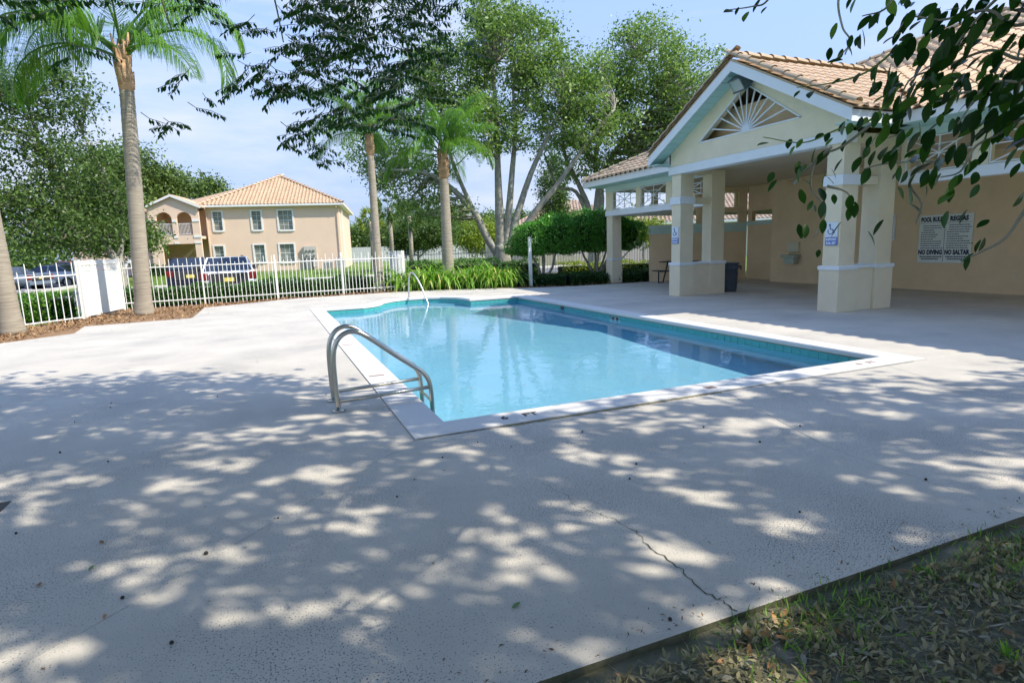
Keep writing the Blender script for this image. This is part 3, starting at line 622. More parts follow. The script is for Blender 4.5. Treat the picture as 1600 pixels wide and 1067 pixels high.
def tbx(a0, a1, b0, b1, z0, z1): return MB().prism([(tc_+td*a+tn*b_).to_2d()[:] for a, b_ in ((a0, b0), (a0, b1), (a1, b1), (a1, b0))][::-1] if False else [tuple((tc_+td*a+tn*b_).to_2d()) for a, b_ in ((a0, b0), (a1, b0), (a1, b1), (a0, b1))], z0, z1)
tbx(-.9, .9, -.38, .38, .71, .745).build('table_top', m_blk, tb)
for s_ in (-1, 1):
    tbx(-.9, .9, *sorted((s_*.55, s_*.82)), .42, .45).build('bench', m_blk, tb)
    for a in (-.65, .65):
        q = tc_+td*a; MB().tube([q+tn*s_*.2+Vector((0, 0, .71)), q+tn*s_*.5+Vector((0, 0, .02)), q+tn*s_*.78+Vector((0, 0, .02)), q+tn*s_*.78+Vector((0, 0, .42))], .025, 6).build('leg', m_blk, tb)
for a in (-.65, .65): MB().tube([tc_+td*a-tn*.68+Vector((0, 0, .40)), tc_+td*a+tn*.68+Vector((0, 0, .40))], .022, 6).build('cross_brace', m_blk, tb)
df = empty('drinking_fountain', (15.6, 14.12, .9), 'steel drinking fountain with beige back panel on the inner tan wall', 'drinking fountain')
MB().box(15.60, 15.695, 13.92, 14.32, .98, 1.30, .01).build('back_panel', M('beige_panel', (.72, .68, .52), .4), df)
MB().box(15.40, 15.69, 13.86, 14.40, .82, .90, .015).box(15.46, 15.69, 13.95, 14.30, .62, .815).build('basin', M('fountain_steel', (.5, .58, .56), .3, metal=.6), df)
MB().tube([(15.55, 14.25, .9), (15.55, 14.25, .97), (15.5, 14.2, .99)], .012, 8).build('spout', m_steel, df)
of = empty('outlet_cover', (15.69, 8.0, .45), 'small beige outlet cover low on the tan wall', 'outlet'); MB().box(15.68, 15.698, 7.96, 8.04, .38, .50, .003).build('cover', m_stl, of)
MB().box(15.675, 15.6795, 7.985, 8.015, .40, .43).build('socket', m_ceil, of); MB().box(15.675, 15.6795, 7.985, 8.015, .45, .48).build('socket', m_ceil, of)
nf = empty('notice_frame', (15.69, 11.1, 1.6), 'white framed glass notice case on the tan wall beside the right columns', 'notice case')
for y0, y1, z0, z1 in ((10.86, 11.36, 1.28, 1.33), (10.86, 11.36, 1.93, 1.98), (10.86, 10.91, 1.331, 1.929), (11.31, 11.36, 1.331, 1.929)): MB().box(15.66, 15.698, y0, y1, z0, z1).build('frame', m_trim, nf)
MB().box(15.685, 15.697, 10.91, 11.31, 1.33, 1.93).build('glass', M('dark_glass', (.20, .22, .16), .1, spec=.8), nf)
pp = empty('shower_post', (8.9, 19.7, 0), 'tall white post with a small hook at its top beside the round shrubs', 'post')
MB().box(8.85, 8.95, 19.65, 19.75, 0, 1.74, .006).build('post', m_white, pp); MB().box(8.84, 8.96, 19.64, 19.76, 1.742, 1.77, .01).build('post_cap', m_white, pp)
MB().tube([(8.95, 19.66, 1.66), (9.02, 19.62, 1.70), (9.09, 19.60, 1.66), (9.07, 19.60, 1.58)], .015, 8).build('hook', m_white, pp, True)
# ------------------------------------------------------------------ road, kerbs, parking
ring([(-60, 37.6), (-60, 70), (-11.2, 62), (-10.2, 46), (-10.5, 38.2)], -.085, m_asph, 'parking_lot')
ring([(-8.2, 24.2), (-4.6, 23.9), (26, 23.9), (26, 34.2), (6, 34.2), (-4, 34.6), (-8.8, 34.8)], -.08, m_asph, 'road') if False else ring([(-8.2, 25.4), (-4.6, 23.4), (3.9, 23.6), (7.5, 29.0), (28, 31.5), (28, 36), (6.2, 35.0), (-5, 34.8), (-8.8, 34.8)], -.085, m_asph, 'road')
def kerb(pts, w=.16, z0=-.1, z1=.05):
    for a, b_ in zip(pts[:-1], pts[1:]):
        a = Vector((*a, 0)); b_ = Vector((*b_, 0)); d = (b_-a).normalized(); n_ = Vector((-d.y, d.x, 0))*w/2; a += d*.003; b_ -= d*.003
        struct(MB().prism([tuple(p.to_2d()) for p in (a-n_, b_-n_, b_+n_, a+n_)], z0, z1, .015).build('kerb', m_curb))
kerb([(-8.8, 34.95), (-5, 35.0), (6.2, 35.2), (28, 36.2)], .32); kerb([(-18, 37.2), (-14.5, 37.4), (-10.6, 38.0), (-10.2, 46), (-11.2, 62)], .3)
ring([(-4.2, 53.4), (11.5, 50.6), (11.6, 51.2), (-4.1, 54.0)], -.084, m_curb, 'path')
m_pave = m_curb

# ------------------------------------------------------------------ picket fences
m_fence = M('fence_white', (.78, .78, .74), .6, .05, 6); m_fenced = M('fence_dark', (.26, .28, .26), .6, .1, 6)
pk = {}
def fence(a, b_, label, sp, ht, hs, zr, zb, post_every, mat, group=None, w_=.018, name='picket_fence', plain=False):
    a = Vector((*a, 0)); b_ = Vector((*b_, 0)); L_ = (b_-a).length; d = (b_-a).normalized(); ang = math.atan2(d.y, d.x)
    root = empty(name, tuple(a), label, 'fence', group, ang)
    def me(h, ww, key):
        if (h, ww, mat.name) not in pk: pk[(h, ww, mat.name)] = MB().box(-ww/2, ww/2, -ww/2, ww/2, -.06, h-.02).add([(-ww/2, -ww/2, h-.02), (ww/2, -ww/2, h-.02), (ww/2, ww/2, h-.02), (-ww/2, ww/2, h-.02), (0, 0, h+.02)], [(0, 1, 4), (1, 2, 4), (2, 3, 4), (3, 0, 4)]).mesh(key, mat)
        return pk[(h, ww, mat.name)]
    k = 0; u = sp/2
    while u < L_:
        link('picket', me(hs if k % 2 and not plain else ht, w_, 'picket'), root, (u, 0, 0)); u += sp; k += 1
    for z in (zb, zr): link('rail', MB().box(0, L_, -.022, -.0125 if False else .022, z-.015, z+.015).mesh('rail', mat), root)
    u = 0
    while u <= L_+.01: link('post', me(ht+.01, .045, 'post'), root, (u, .0, 0)); u += L_/max(1, round(L_/post_every))
    return root
fence((-4.48, 18.14), (-9.6, 11.9), 'white metal picket fence behind the leftmost palm trunk', .185, 1.44, 1.25, 1.13, .04, 2.4, m_fence, 'white picket fences')
fence((-4.02, 20.66), (4.55, 21.25), 'white metal picket fence along the far left edge of the pool deck', .122, 1.43, 1.28, 1.20, .17, 2.45, m_fence, 'white picket fences')
fence((4.62, 21.32), (5.3, 27.3), 'white metal picket fence running back from the corner behind the strap leaved plants', .14, 1.42, 1.28, 1.20, .15, 2.4, m_fence, 'white picket fences')
fence((5.36, 27.3), (16.4, 23.4), 'grey metal picket fence behind the round shrubs and the large oak', .125, 1.45, 1.45, 1.20, .15, 2.4, m_fenced, None, plain=True)
fence((16.45, 23.4), (18.2, 18.9), 'grey metal picket fence seen between the pavilion columns', .125, 1.45, 1.45, 1.20, .15, 2.4, m_fenced, None, plain=True)
# solid panel gate at the corner
gt = empty('gate_panel', (-4.48, 18.14, 0), 'solid white sheet metal gate panel with slotted picket top', 'gate')
ga = Vector((-4.46, 18.18, 0)); gb = Vector((-4.03, 20.6, 0)); gd = (gb-ga).normalized(); gn = Vector((-gd.y, gd.x, 0))
def gbox(t0, t1, o0, o1, z0, z1): return MB().prism([tuple((ga+gd*t+gn*o).to_2d()) for t, o in ((t0, o0), (t1, o0), (t1, o1), (t0, o1))], z0, z1)
GL = (gb-ga).length; m_sheet = M('gate_sheet', (.70, .76, .72), .6, .08, 1.2, spots=(.42, .50, .46), sscale=5, sthr=.66)
for t in (0, .72, GL-.1): gbox(t, t+.1, -.05, .05, 0, 1.5).build('post', m_fence, gt)
for k, (t0, t1) in enumerate(((.105, .715), (.825, GL-.105))):
    gbox(t0, t1, -.012, .012, .06, 1.20).build('sheet', m_sheet, gt)
for z in (.03, 1.205, 1.36): gbox(.1, GL-.1, -.02, .02, z, z+.035).build('rail', m_fence, gt)
t = .16
while t < GL-.1:
    if not (.68 < t < .86): gbox(t, t+.035, -.012, .012, 1.245, 1.48).build('picket', m_fence, gt)
    t += .075
gbox(.83, .87, -.06, -.02, .3, .9).build('latch_bar', m_fence, gt)

# ------------------------------------------------------------------ apartment house beyond the road
m_hw = M('house_stucco', (.75, .56, .42), .92, .04, .8, .2, 30); m_ht = M('house_trim', (.74, .74, .72), .8, .04, 2)
m_pane = M('window_pane', (.16, .19, .17), .12, .3, 1.5, spec=.9, col2=(.30, .31, .26)); m_cur = M('blind', (.55, .56, .46), .8, .1, 3, stretch=(1, 1, 8))
m_hroof = tile_mat('house_roof_tile', (.56, .38, .24), (.62, .44, .28), (.66, .48, .31)); m_shadow = M('dark_interior', (.22, .17, .12), .9, .1, 3)
hs_ = empty('apartment_house', (-4.35, 57.0, 0), 'two storey tan apartment house with hipped clay tile roof across the road', 'house', None, -.185)
def hp(mb, name, mat, par=None, smooth=False): return link(name, mb.mesh(name, mat, smooth), par or hs_)
def wallgrid(mb, u0, u1, z0, z1, v0, v1, ops):
    us = sorted({u0, u1}|{q for o in ops for q in (o[0], o[2])}); zs = sorted({z0, z1}|{q for o in ops for q in (o[1], o[3])})
    for i in range(len(us)-1):
        for j in range(len(zs)-1):
            um, zm = (us[i]+us[i+1])/2, (zs[j]+zs[j+1])/2
            if any(o[0] < um < o[2] and o[1] < zm < o[3] for o in ops): continue
            mb.box(us[i], us[i+1], v0, v1, zs[j], zs[j+1])
    return mb
wins = [(.57, 3.58, 1.25, 5.12), (3.66, 3.56, 4.38, 5.12), (5.82, 3.50, 6.96, 5.12), (.40, .86, 1.12, 2.24), (3.60, .80, 4.43, 2.24), (5.70, .72, 6.87, 2.24)]
hp(wallgrid(MB(), 0, 10.9, -.1, 5.62, 0, .25, wins), 'front_wall', m_hw)
hp(MB().box(10.65, 10.9, .255, 15.5, -.1, 5.62), 'side_wall', m_hw); hp(MB().box(0, .25, .255, 15.5, -.1, 5.62), 'side_wall', m_hw); hp(MB().box(0, 10.9, 15.51, 15.7, -.1, 5.62), 'back_wall', m_hw)
hp(MB().box(.26, 10.6, .6, .7, 0, 5.5), 'room_wall', m_shadow)
for u0, z0, u1, z1 in wins:
    w0 = .13; f = MB()
    f.box(u0-w0, u0, -.06, .10, z0-w0, z1+w0).box(u1, u1+w0, -.06, .10, z0-w0, z1+w0).box(u0, u1, -.06, .10, z1, z1+w0).box(u0, u1, -.09, .10, z0-w0-.02, z0)
    wo = hp(f, 'window', m_ht)
    hp(MB().box(u0, u1, .15, .17, z0, z1), 'pane', m_pane, wo); hp(MB().box(u0+.06, u1-.06, .19, .21, z0+.04, z1-.05), 'blind', m_cur, wo)
    zm = (z0+z1)/2; g = MB().box(u0, u1, .12, .15, zm-.025, zm+.025)
    nn_ = 2 if u1-u0 < 1 else 3
    for k in range(1, nn_): g.box(u0+(u1-u0)*k/nn_-.012, u0+(u1-u0)*k/nn_+.012, .125, .149, z0, z1)
    for k in (.25, .75): g.box(u0, u1, .127, .148, z0+(z1-z0)*k-.01, z0+(z1-z0)*k+.01)
    hp(g, 'muntin', m_ht, wo)
def hroof(u0, u1, v0, v1, z, p, tiles=True, name='roof'):
    hw_ = (u1-u0)/2; um = (u0+u1)/2; zr_ = z+p*hw_
    P_ = [(u0, v0, z), (u1, v0, z), (u1, v1, z), (u0, v1, z), (um, v0+hw_, zr_), (um, v1-hw_, zr_)]
    ro = hp(MB().add(P_+[(a, c, e-.06) for a, c, e in P_], [(0, 1, 4), (1, 2, 5, 4), (2, 3, 5), (3, 0, 4, 5), (7, 6, 10), (8, 7, 10, 11), (9, 8, 11), (6, 9, 11, 10)]), name, m_hroof)
    return ro, um, zr_, hw_
ro, um, zr_, hw_ = hroof(-.45, 11.35, -.45, 16.2, 5.66, .505)
tl_ = tile_mesh('house_tile', m_hroof, .30, .40)
def hfield(O, U, V, nu, nv, test): return field(O, U, V, nu, nv, test, .30, .36)
TT = hfield((-.45, -.45, 5.66), (1, 0, 0), (0, 1, .505), 40, 20, lambda c: abs(c.x-um) < hw_-(c.y+.45)+.1)
TT += hfield((-.45, 16.2, 5.66), (0, -1, 0), (1, 0, .505), 56, 20, lambda c: c.y-(-.45) > c.x+.45-.1 and 16.2-c.y > c.x+.45 and c.x < um)
TT += hfield((11.35, -.45, 5.66), (0, 1, 0), (-1, 0, .505), 56, 20, lambda c: c.y+.45 > 11.35-c.x-.1 and c.x > um and 16.2-c.y > 11.35-c.x)
base = np.array([v.co for v in tl_.vertices]); F0 = np.array([tuple(p.vertices) for p in tl_.polygons])
def joined(TT, parent, name, mat):
    Vs = np.concatenate([base @ np.array(m.to_3x3()).T+np.array(m.translation) for m in TT]); Fs = np.concatenate([F0+k*len(base) for k in range(len(TT))])
    o = link(name, np_mesh(name, Vs, Fs, mat, np.repeat(np.random.default_rng(4).uniform(0, 1, len(TT)), len(base))), parent); o['kind'] = 'stuff'; return o
joined(TT, ro, 'roof_tiles', m_hroof)
hc = cap_mesh('hip_tile', m_hroof, .16, .5, .12)
def hcap(a, c, par):
    a = Vector(a); c = Vector(c); d = c-a; n_ = int(d.length/.44); d.normalize(); x = d.cross(Vector((0, 0, 1))).normalized(); z = x.cross(d); ms_ = []
    for i in range(n_+1): m = Matrix((x, d, z)).transposed().to_4x4(); m.translation = a+d*(i*.44)+z*.05; ms_.append(m)
    return ms_
b2 = np.array([v.co for v in hc.vertices]); F2 = np.array([tuple(p.vertices) for p in hc.polygons])
MM = hcap((-.45, -.45, 5.66), (um, hw_-.45, zr_), ro)+hcap((11.35, -.45, 5.66), (um, hw_-.45, zr_), ro)+hcap((um, hw_-.45, zr_), (um, 10, zr_), ro)
o = link('hip_tiles', np_mesh('hip_tiles', np.concatenate([b2 @ np.array(m.to_3x3()).T+np.array(m.translation) for m in MM]), np.concatenate([F2+k*len(b2) for k in range(len(MM))]), m_hroof, np.full(len(MM)*len(b2), .3)), ro); o['kind'] = 'stuff'
lr = hp(MB().add([(5.45, 5.6, 8.52), (-.5, .25, 5.72), (-4.6, 3.2, 5.72), (-4.6, 8.0, 6.5), (-4.6, 3.2, 5.6), (-.5, .25, 5.6)], [(0, 1, 2, 3), (1, 5, 4, 2)]), 'left_roof', m_hroof)
hp(MB().box(-4.3, -.02, 3.3, 3.5, -.1, 5.7), 'rear_wall', m_hw)
hp(MB().box(4.4, 6.4, 4.35, 4.5, 8.05, 8.12), 'roof_vent', m_hroof)
for a in ((-.47, 11.37, -.50, -.44), (-.50, -.44, -.44, 16.2), (11.34, 11.40, -.44, 16.2)): hp(MB().box(a[0], a[1], a[2], a[3], 5.50, 5.66), 'gutter', m_ht)
hp(MB().box(-.44, 11.34, -.44, -.005, 5.47, 5.495), 'soffit', m_ht); hp(MB().box(10.905, 11.34, -.002, 15.7, 5.47, 5.495), 'soffit', m_ht)
for u in (.02, 10.72): hp(MB().box(u, u+.09, -.1, -.005, 0, 5.3).box(u, u+.09, -.44, -.11, 5.3, 5.4), 'downspout', m_hw)
hp(MB().box(11.0, 11.09, 2, 2.1, 0, 5.4), 'downspout', m_ht)
# porch wing with arches, balcony rails and an open ground floor
VW = -1.5; wm_ = wallgrid(MB(), -3.95, -.15, -.1, 5.14, VW, VW+.25, [(-3.15, -.1, -.65, 2.5), (-3.38, 3.2, -2.2, 5.14), (-1.85, 3.2, -.70, 5.14)])
def arch(mb, ua, ub, zs, zt, v0, v1, n_=8):
    c = (ua+ub)/2; r = (ub-ua)/2
    for s_ in (-1, 1):
        pts = [(c+s_*r, zt), (c, zt)]+[(c+s_*r*math.sin(t), zs+r*math.cos(t)) for t in [math.pi/2*i/n_ for i in range(n_+1)]]
        m = len(pts); mb.add([(u, v0, z) for u, z in pts]+[(u, v1, z) for u, z in pts], [tuple(range(m)), tuple(range(2*m-1, m-1, -1))]+[(i, (i+1) % m, m+(i+1) % m, m+i) for i in range(m)])
for ua, ub in ((-3.38, -2.2), (-1.85, -.70)): arch(wm_, ua, ub, 4.50, 5.139, VW+.001, VW+.249)
wm_.add([(u, v, z) for v in (VW, VW+.25) for u, z in ((-3.95, 5.141), (-.15, 5.141), (-.15, 5.45), (-2.05, 6.30), (-3.95, 5.45))], [(0, 1, 2, 3, 4), (9, 8, 7, 6, 5), (2, 7, 8, 3), (3, 8, 9, 4)])
hp(wm_, 'porch_wall', m_hw); hp(MB().box(-3.95, -3.7, VW+.255, 4, -.1, 5.4), 'side_wall', m_hw); hp(MB().box(-3.69, -.005, 1.6, 1.75, -.1, 5.4), 'porch_back_wall', m_hw); hp(MB().box(-3.69, -.16, VW+.26, 1.59, 2.9, 3.12), 'balcony_floor', m_hw)
for u0, u1 in ((-4.0, -3.40), (-2.2+.02, -1.87), (-.68, -.12)): hp(MB().box(u0, u1, VW-.05, VW-.003, 4.28, 4.48), 'band', m_ht); hp(MB().box(u0, u1, VW-.05, VW-.003, 2.98, 3.18), 'band', m_ht); hp(MB().box(u0, u1, VW-.05, VW-.003, 2.52, 2.66), 'band', m_ht)
for ua, ub in ((-3.38, -2.2), (-1.85, -.70)):
    br = hp(MB().box(ua, ub, VW+.08, VW+.12, 4.12, 4.17), 'balcony_rail', m_ht); hp(MB().box(ua, ub, VW+.08, VW+.12, 3.26, 3.30), 'bottom_rail', m_ht); k = ua+.05
    while k < ub: hp(MB().box(k, k+.025, VW+.09, VW+.112, 3.30, 4.12), 'baluster', m_ht, br); k += .105
hp(MB().add([(-3.2, .8, .3), (-.8, .8, 2.6), (-.8, .8, 2.9), (-3.2, .8, .6), (-3.2, 1.0, .3), (-.8, 1.0, 2.6), (-.8, 1.0, 2.9), (-3.2, 1.0, .6)], [(0, 1, 2, 3), (7, 6, 5, 4), (3, 2, 6, 7), (0, 4, 5, 1)]), 'stair_stringer', m_hw)
for s_ in (-1, 1):
    mb = MB(); a, c, e = -2.05, -2.05+s_*2.2, .445
    mb.add([(a, VW-.25, 6.5), (a, 3.2, 6.5), (c, 3.2, 6.5-2.2*e), (c, VW-.25, 6.5-2.2*e), (a, VW-.25, 6.4), (a, 3.2, 6.4), (c, 3.2, 6.4-2.2*e), (c, VW-.25, 6.4-2.2*e)], [(0, 1, 2, 3), (7, 6, 5, 4), (0, 3, 7, 4), (1, 5, 6, 2), (2, 6, 7, 3)]); hp(mb, 'porch_roof', m_hroof)
    hp(MB().bar((a, VW-.27, 6.38), (c, VW-.27, 6.38-2.2*e), .03, .16), 'rake_board', m_ht)
# further wing behind the trees on the left with outside stairs
hp(MB().box(-12, -3.96, 3.5, 3.75, -.1, 5.5), 'rear_wing_wall', m_hw); mb = MB(); mb.add([(-12.4, 3.1, 5.6), (-3.9, 3.1, 5.6), (-3.9, 10, 7.6), (-12.4, 10, 7.6), (-12.4, 3.1, 5.45), (-3.9, 3.1, 5.45)], [(0, 1, 2, 3), (4, 5, 1, 0)]); hp(mb, 'rear_wing_roof', m_hroof)
hp(MB().box(-7.6, -6.7, 3.42, 3.48, 0, 2.1), 'door', m_shadow); hp(MB().box(-10, -9, 3.42, 3.48, 3.2, 5.0), 'window', m_pane)
sr = hp(MB().bar((-7.2, -.6, .1), (-4.1, -.6, 3.1), .05, .25).bar((-7.2, -.6, .95), (-4.1, -.6, 3.95), .04, .05), 'stair_rail', m_ht)
for k in range(16): u = -7.1+k*.19; hp(MB().box(u, u+.03, -.615, -.585, .2+k*.184, 1.0+k*.184), 'baluster', m_ht, sr)
lw_ = hp(MB().box(-8.5, -4.0, -.9, -.75, 3.0, 3.2), 'walkway_edge', m_hw)
# meters and air conditioners against the house
up = empty('meter_bank', (0, 0, 0), 'cluster of grey electric meter boxes on the house wall', 'meter boxes'); Hm = Matrix.Translation((-4.35, 57.0, 0)) @ Matrix.Rotation(-.185, 4, 'Z')
up.location = Hm @ Vector((8.2, -.2, 0)); up.rotation_euler = (0, 0, -.185)
m_gr = M('utility_grey', (.50, .48, .42), .7, .15, 3); m_gd = M('utility_dark', (.22, .23, .22), .7, .2, 5)
def lp(mb, name, mat, par): return link(name, mb.mesh(name, mat), par)
lp(MB().box(-.5, .55, 0, .18, .95, 2.0), 'panel', m_gr, up); lp(MB().box(-.62, -.52, -.05, .18, 0, 1.9), 'conduit', m_gd, up)
for i in range(3):
    for j in range(2): lp(MB().lathe((-.25+i*.3, -.02, 1.2+j*.42), [(.1, -.06), (.11, 0), (.1, .06)], 10), 'meter', m_gd, up)
lp(MB().box(-.45, .1, -.1, .15, 0, .9), 'cabinet', m_gd, up); lp(MB().box(.2, .5, -.1, .15, .2, .85), 'cabinet', m_gr, up)
for u, w_, h_, lab in ((9.75, .75, .62, 'small grey air conditioner at the foot of the house, left of the taller one'), (10.75, .85, .85, 'taller grey air conditioner at the right corner of the house')):
    ac = empty('air_conditioner', Hm @ Vector((u, -.9, 0)), lab, 'air conditioner', None, -.185); lp(MB().box(-w_/2, w_/2, -.35, .35, -.1, h_, .02), 'casing', m_gr, ac)
    for k in range(6): lp(MB().box(-w_/2+.04, w_/2-.04, -.365, -.352, .06+k*h_*.14, .10+k*h_*.14), 'louvre', m_gd, ac)
    lp(MB().lathe((0, 0, h_), [(.28, .002), (.26, .03), (.05, .05)], 14), 'fan_guard', m_gd, ac)

# ------------------------------------------------------------------ cars
m_glass = M('car_glass', (.03, .04, .055), .08, .2, 2, spec=.9); m_tyre = M('tyre', (.02, .02, .02), .85, .1, 10); m_rim = M('rim', (.45, .45, .46), .3, .1, 8, metal=.8); m_plast = M('dark_plastic', (.04, .04, .045), .6, .1, 8)
m_tail = M('tail_lamp', (.20, .012, .012), .35, .1, 8); m_head = M('head_lamp', (.7, .72, .74), .15, .1, 8, spec=.9)
def car(loc, rz, label, paint, suv=True, group=None, plate=(.75, .62, .12)):
    """built with its tail towards -Y"""
    r = empty('parked_car', loc, label, 'car', group, rz); W = .93
    m_p = M(label[:14]+'_paint', paint, .22, .04, 3, spec=.5, metal=0.)
    rf_ = 1.48 if suv else 1.28; bl = .98 if suv else .88
    S = [(-2.28, .80, .42, .62, bl-.05), (-2.2, .90, .30, .60, bl), (-1.6, W, .26, .60, bl+.0), (0, W, .24, .6, bl-.02), (1.2, W, .26, .6, bl-.06), (1.9, .90, .30, .58, bl-.16), (2.2, .80, .38, .55, bl-.3)]
    mb = MB(); k = 8
    for y, w_, z0, zm, z1 in S: mb.v += [(-w_*.9, y, z0), (-w_, y, zm-.12), (-w_, y, zm), (-w_*.95, y, z1), (w_*.95, y, z1), (w_, y, zm), (w_, y, zm-.12), (w_*.9, y, z0)]
    for i in range(len(S)-1): mb.f += [(i*k+j, i*k+(j+1) % k, (i+1)*k+(j+1) % k, (i+1)*k+j) for j in range(k)]
    mb.f += [tuple(range(k-1, -1, -1)), tuple(range((len(S)-1)*k, len(S)*k))]
    me = mb.mesh('body', m_p, True); bd = link('body', me, r)
    ya, yb, yc, yd = (-2.15, -1.75, .35, 1.15) if suv else (-1.55, -.85, .2, 1.1)
    c = MB().add([(-.86, ya, bl-.03), (.86, ya, bl-.03), (.86, yd, bl-.06), (-.86, yd, bl-.06), (-.66, yb, rf_), (.66, yb, rf_), (.66, yc, rf_), (-.66, yc, rf_)], [(4, 5, 6, 7), (0, 1, 5, 4), (1, 2, 6, 5), (2, 3, 7, 6), (3, 0, 4, 7)])
    link('cabin', c.mesh('cabin', m_p), r)
    def face(p, q, s_, t, sh=.09, off=.012, nm='window'):
        P4 = [Vector(x) for x in (p, q, s_, t)]; ce = sum(P4, Vector())/4; nr = (P4[1]-P4[0]).cross(P4[3]-P4[0]).normalized(); v = [x+(ce-x)*sh+nr*off for x in P4]
        link(nm, MB().quad(*v).mesh(nm, m_glass), r)
    face((-.86, ya, bl), (.86, ya, bl), (.66, yb, rf_), (-.66, yb, rf_), nm='rear_window'); face((.86, yd, bl), (-.86, yd, bl), (-.66, yc, rf_), (.66, yc, rf_), nm='windscreen')
    ym = (ya+yd)/2-.1
    for s_ in (1, -1):
        A = (s_*.86, ya, bl); B = (s_*.86, ym, bl); C = (s_*.66, ym, rf_); D = (s_*.66, yb, rf_); E_ = (s_*.86, yd, bl); G = (s_*.66, yc, rf_)
        if s_ > 0: face(A, B, C, D, nm='side_window'); face(B, E_, G, C, nm='side_window')
        else: face(B, A, D, C, nm='side_window'); face(E_, B, C, G, nm='side_window')
    for s_ in (-1, 1):
        for y in (-1.42, 1.42):
            wh = MB(); n_ = 16
            for x, rr_ in ((s_*.70, .31), (s_*.72, .34), (s_*.90, .34), (s_*.93, .31)): wh.v += [(x, y+rr_*math.cos(2*math.pi*j/n_), .25+rr_*math.sin(2*math.pi*j/n_)) for j in range(n_)]
            for i in range(3): wh.f += [(i*n_+j, i*n_+(j+1) % n_, (i+1)*n_+(j+1) % n_, (i+1)*n_+j) for j in range(n_)]
            wh.f += [tuple(range(n_)), tuple(range(3*n_, 4*n_))]; wo = link('wheel', wh.mesh('wheel', m_tyre), r)
            rm = MB(); rm.v += [(s_*.935, y+.2*math.cos(2*math.pi*j/n_), .25+.2*math.sin(2*math.pi*j/n_)) for j in range(n_)]; rm.f.append(tuple(range(n_))); link('rim', rm.mesh('rim', m_rim), wo)
        link('tail_light', MB().box(min(s_*.66, s_*.90), max(s_*.66, s_*.90), -2.30, -2.2, bl-.30, bl-.04, .02).mesh('tail_light', m_tail), r); link('headlight', MB().box(min(s_*.5, s_*.84), max(s_*.5, s_*.84), 2.1, 2.23, .5, .62, .02).mesh('headlight', m_head), r)
        link('mirror', MB().box(min(s_*.94, s_*1.14), max(s_*.94, s_*1.14), .68, .80, bl-.02, bl+.16, .03).mesh('mirror', m_plast), r)
    link('bumper', MB().box(-.88, .88, -2.38, -2.2, .30, .50, .03).mesh('bumper', m_p), r)
    link('tailgate_trim', MB().box(-.62, .62, -2.315, -2.25, .52, bl-.06, .02).mesh('tailgate_trim', m_plast), r); link('number_plate', MB().box(-.16, .16, -2.325, -2.317, .62, .76).mesh('number_plate', M('plate', plate, .5)), r)
    for s_ in (-.55, .55): link('roof_rail', MB().bar((s_, yb+.1, rf_+.03), (s_, yc-.1, rf_+.03), .03, .03).mesh('roof_rail', m_plast), r)
    return r
car((-1.42, 25.6, -.06), R(4), 'silver sport utility car parked behind the far picket fence, seen from the rear', (.80, .81, .84))
car((-3.3, 31.5, -.06), R(5), 'dark car with red tail lamp half hidden left of the silver one', (.02, .022, .04), True)
car((-13.4, 40.0, -.06), R(68), 'blue grey sedan parked at the left behind the leftmost palm trunk', (.16, .20, .26), False)
car((-12.3, 44.6, -.06), R(74), 'pale silver sedan parked beyond the blue grey one', (.62, .66, .68), False)
car((-12.4, 49.0, -.06), R(70), 'red car farthest back in the left parking lot', (.45, .03, .03), True)
car((-18.2, 41.0, -.06), R(68), 'white van like car at the left edge of the parking lot', (.7, .72, .72), True)

# ------------------------------------------------------------------ far fence and houses
def farwall(a, b_, h, label, mat, name='board_fence', bw=.30):
    a = Vector((*a, 0)); b_ = Vector((*b_, 0)); L_ = (b_-a).length; d = (b_-a).normalized(); r = empty(name, tuple(a), label, 'fence', None, math.atan2(d.y, d.x))
    me = MB().box(0, bw-.02, -.02, .02, -.1, h).mesh('board', mat)
    for k in range(min(290, int(L_/bw))): link('board', me, r, (k*bw, random.Random(k).uniform(-.006, .006), random.Random(k+9).uniform(-.02, .02)))
    lp(MB().box(0, L_, .025, .07, h*.3, h*.36).box(0, L_, .025, .07, h*.8, h*.86), 'rail', mat, r); return r
farwall((7.5, 84), (38, 76.5), 1.9, 'long pale board fence across the far end of the lawn', M('weathered_white', (.60, .60, .58), .8, .2, 1, stretch=(6, 1, .3)))
farwall((14.6, 40), (30, 31), 1.7, 'cream board fence behind the grey pickets and round shrubs', M('cream_board', (.72, .62, .50), .85, .12, 1, stretch=(6, 1, .3)), bw=.2)
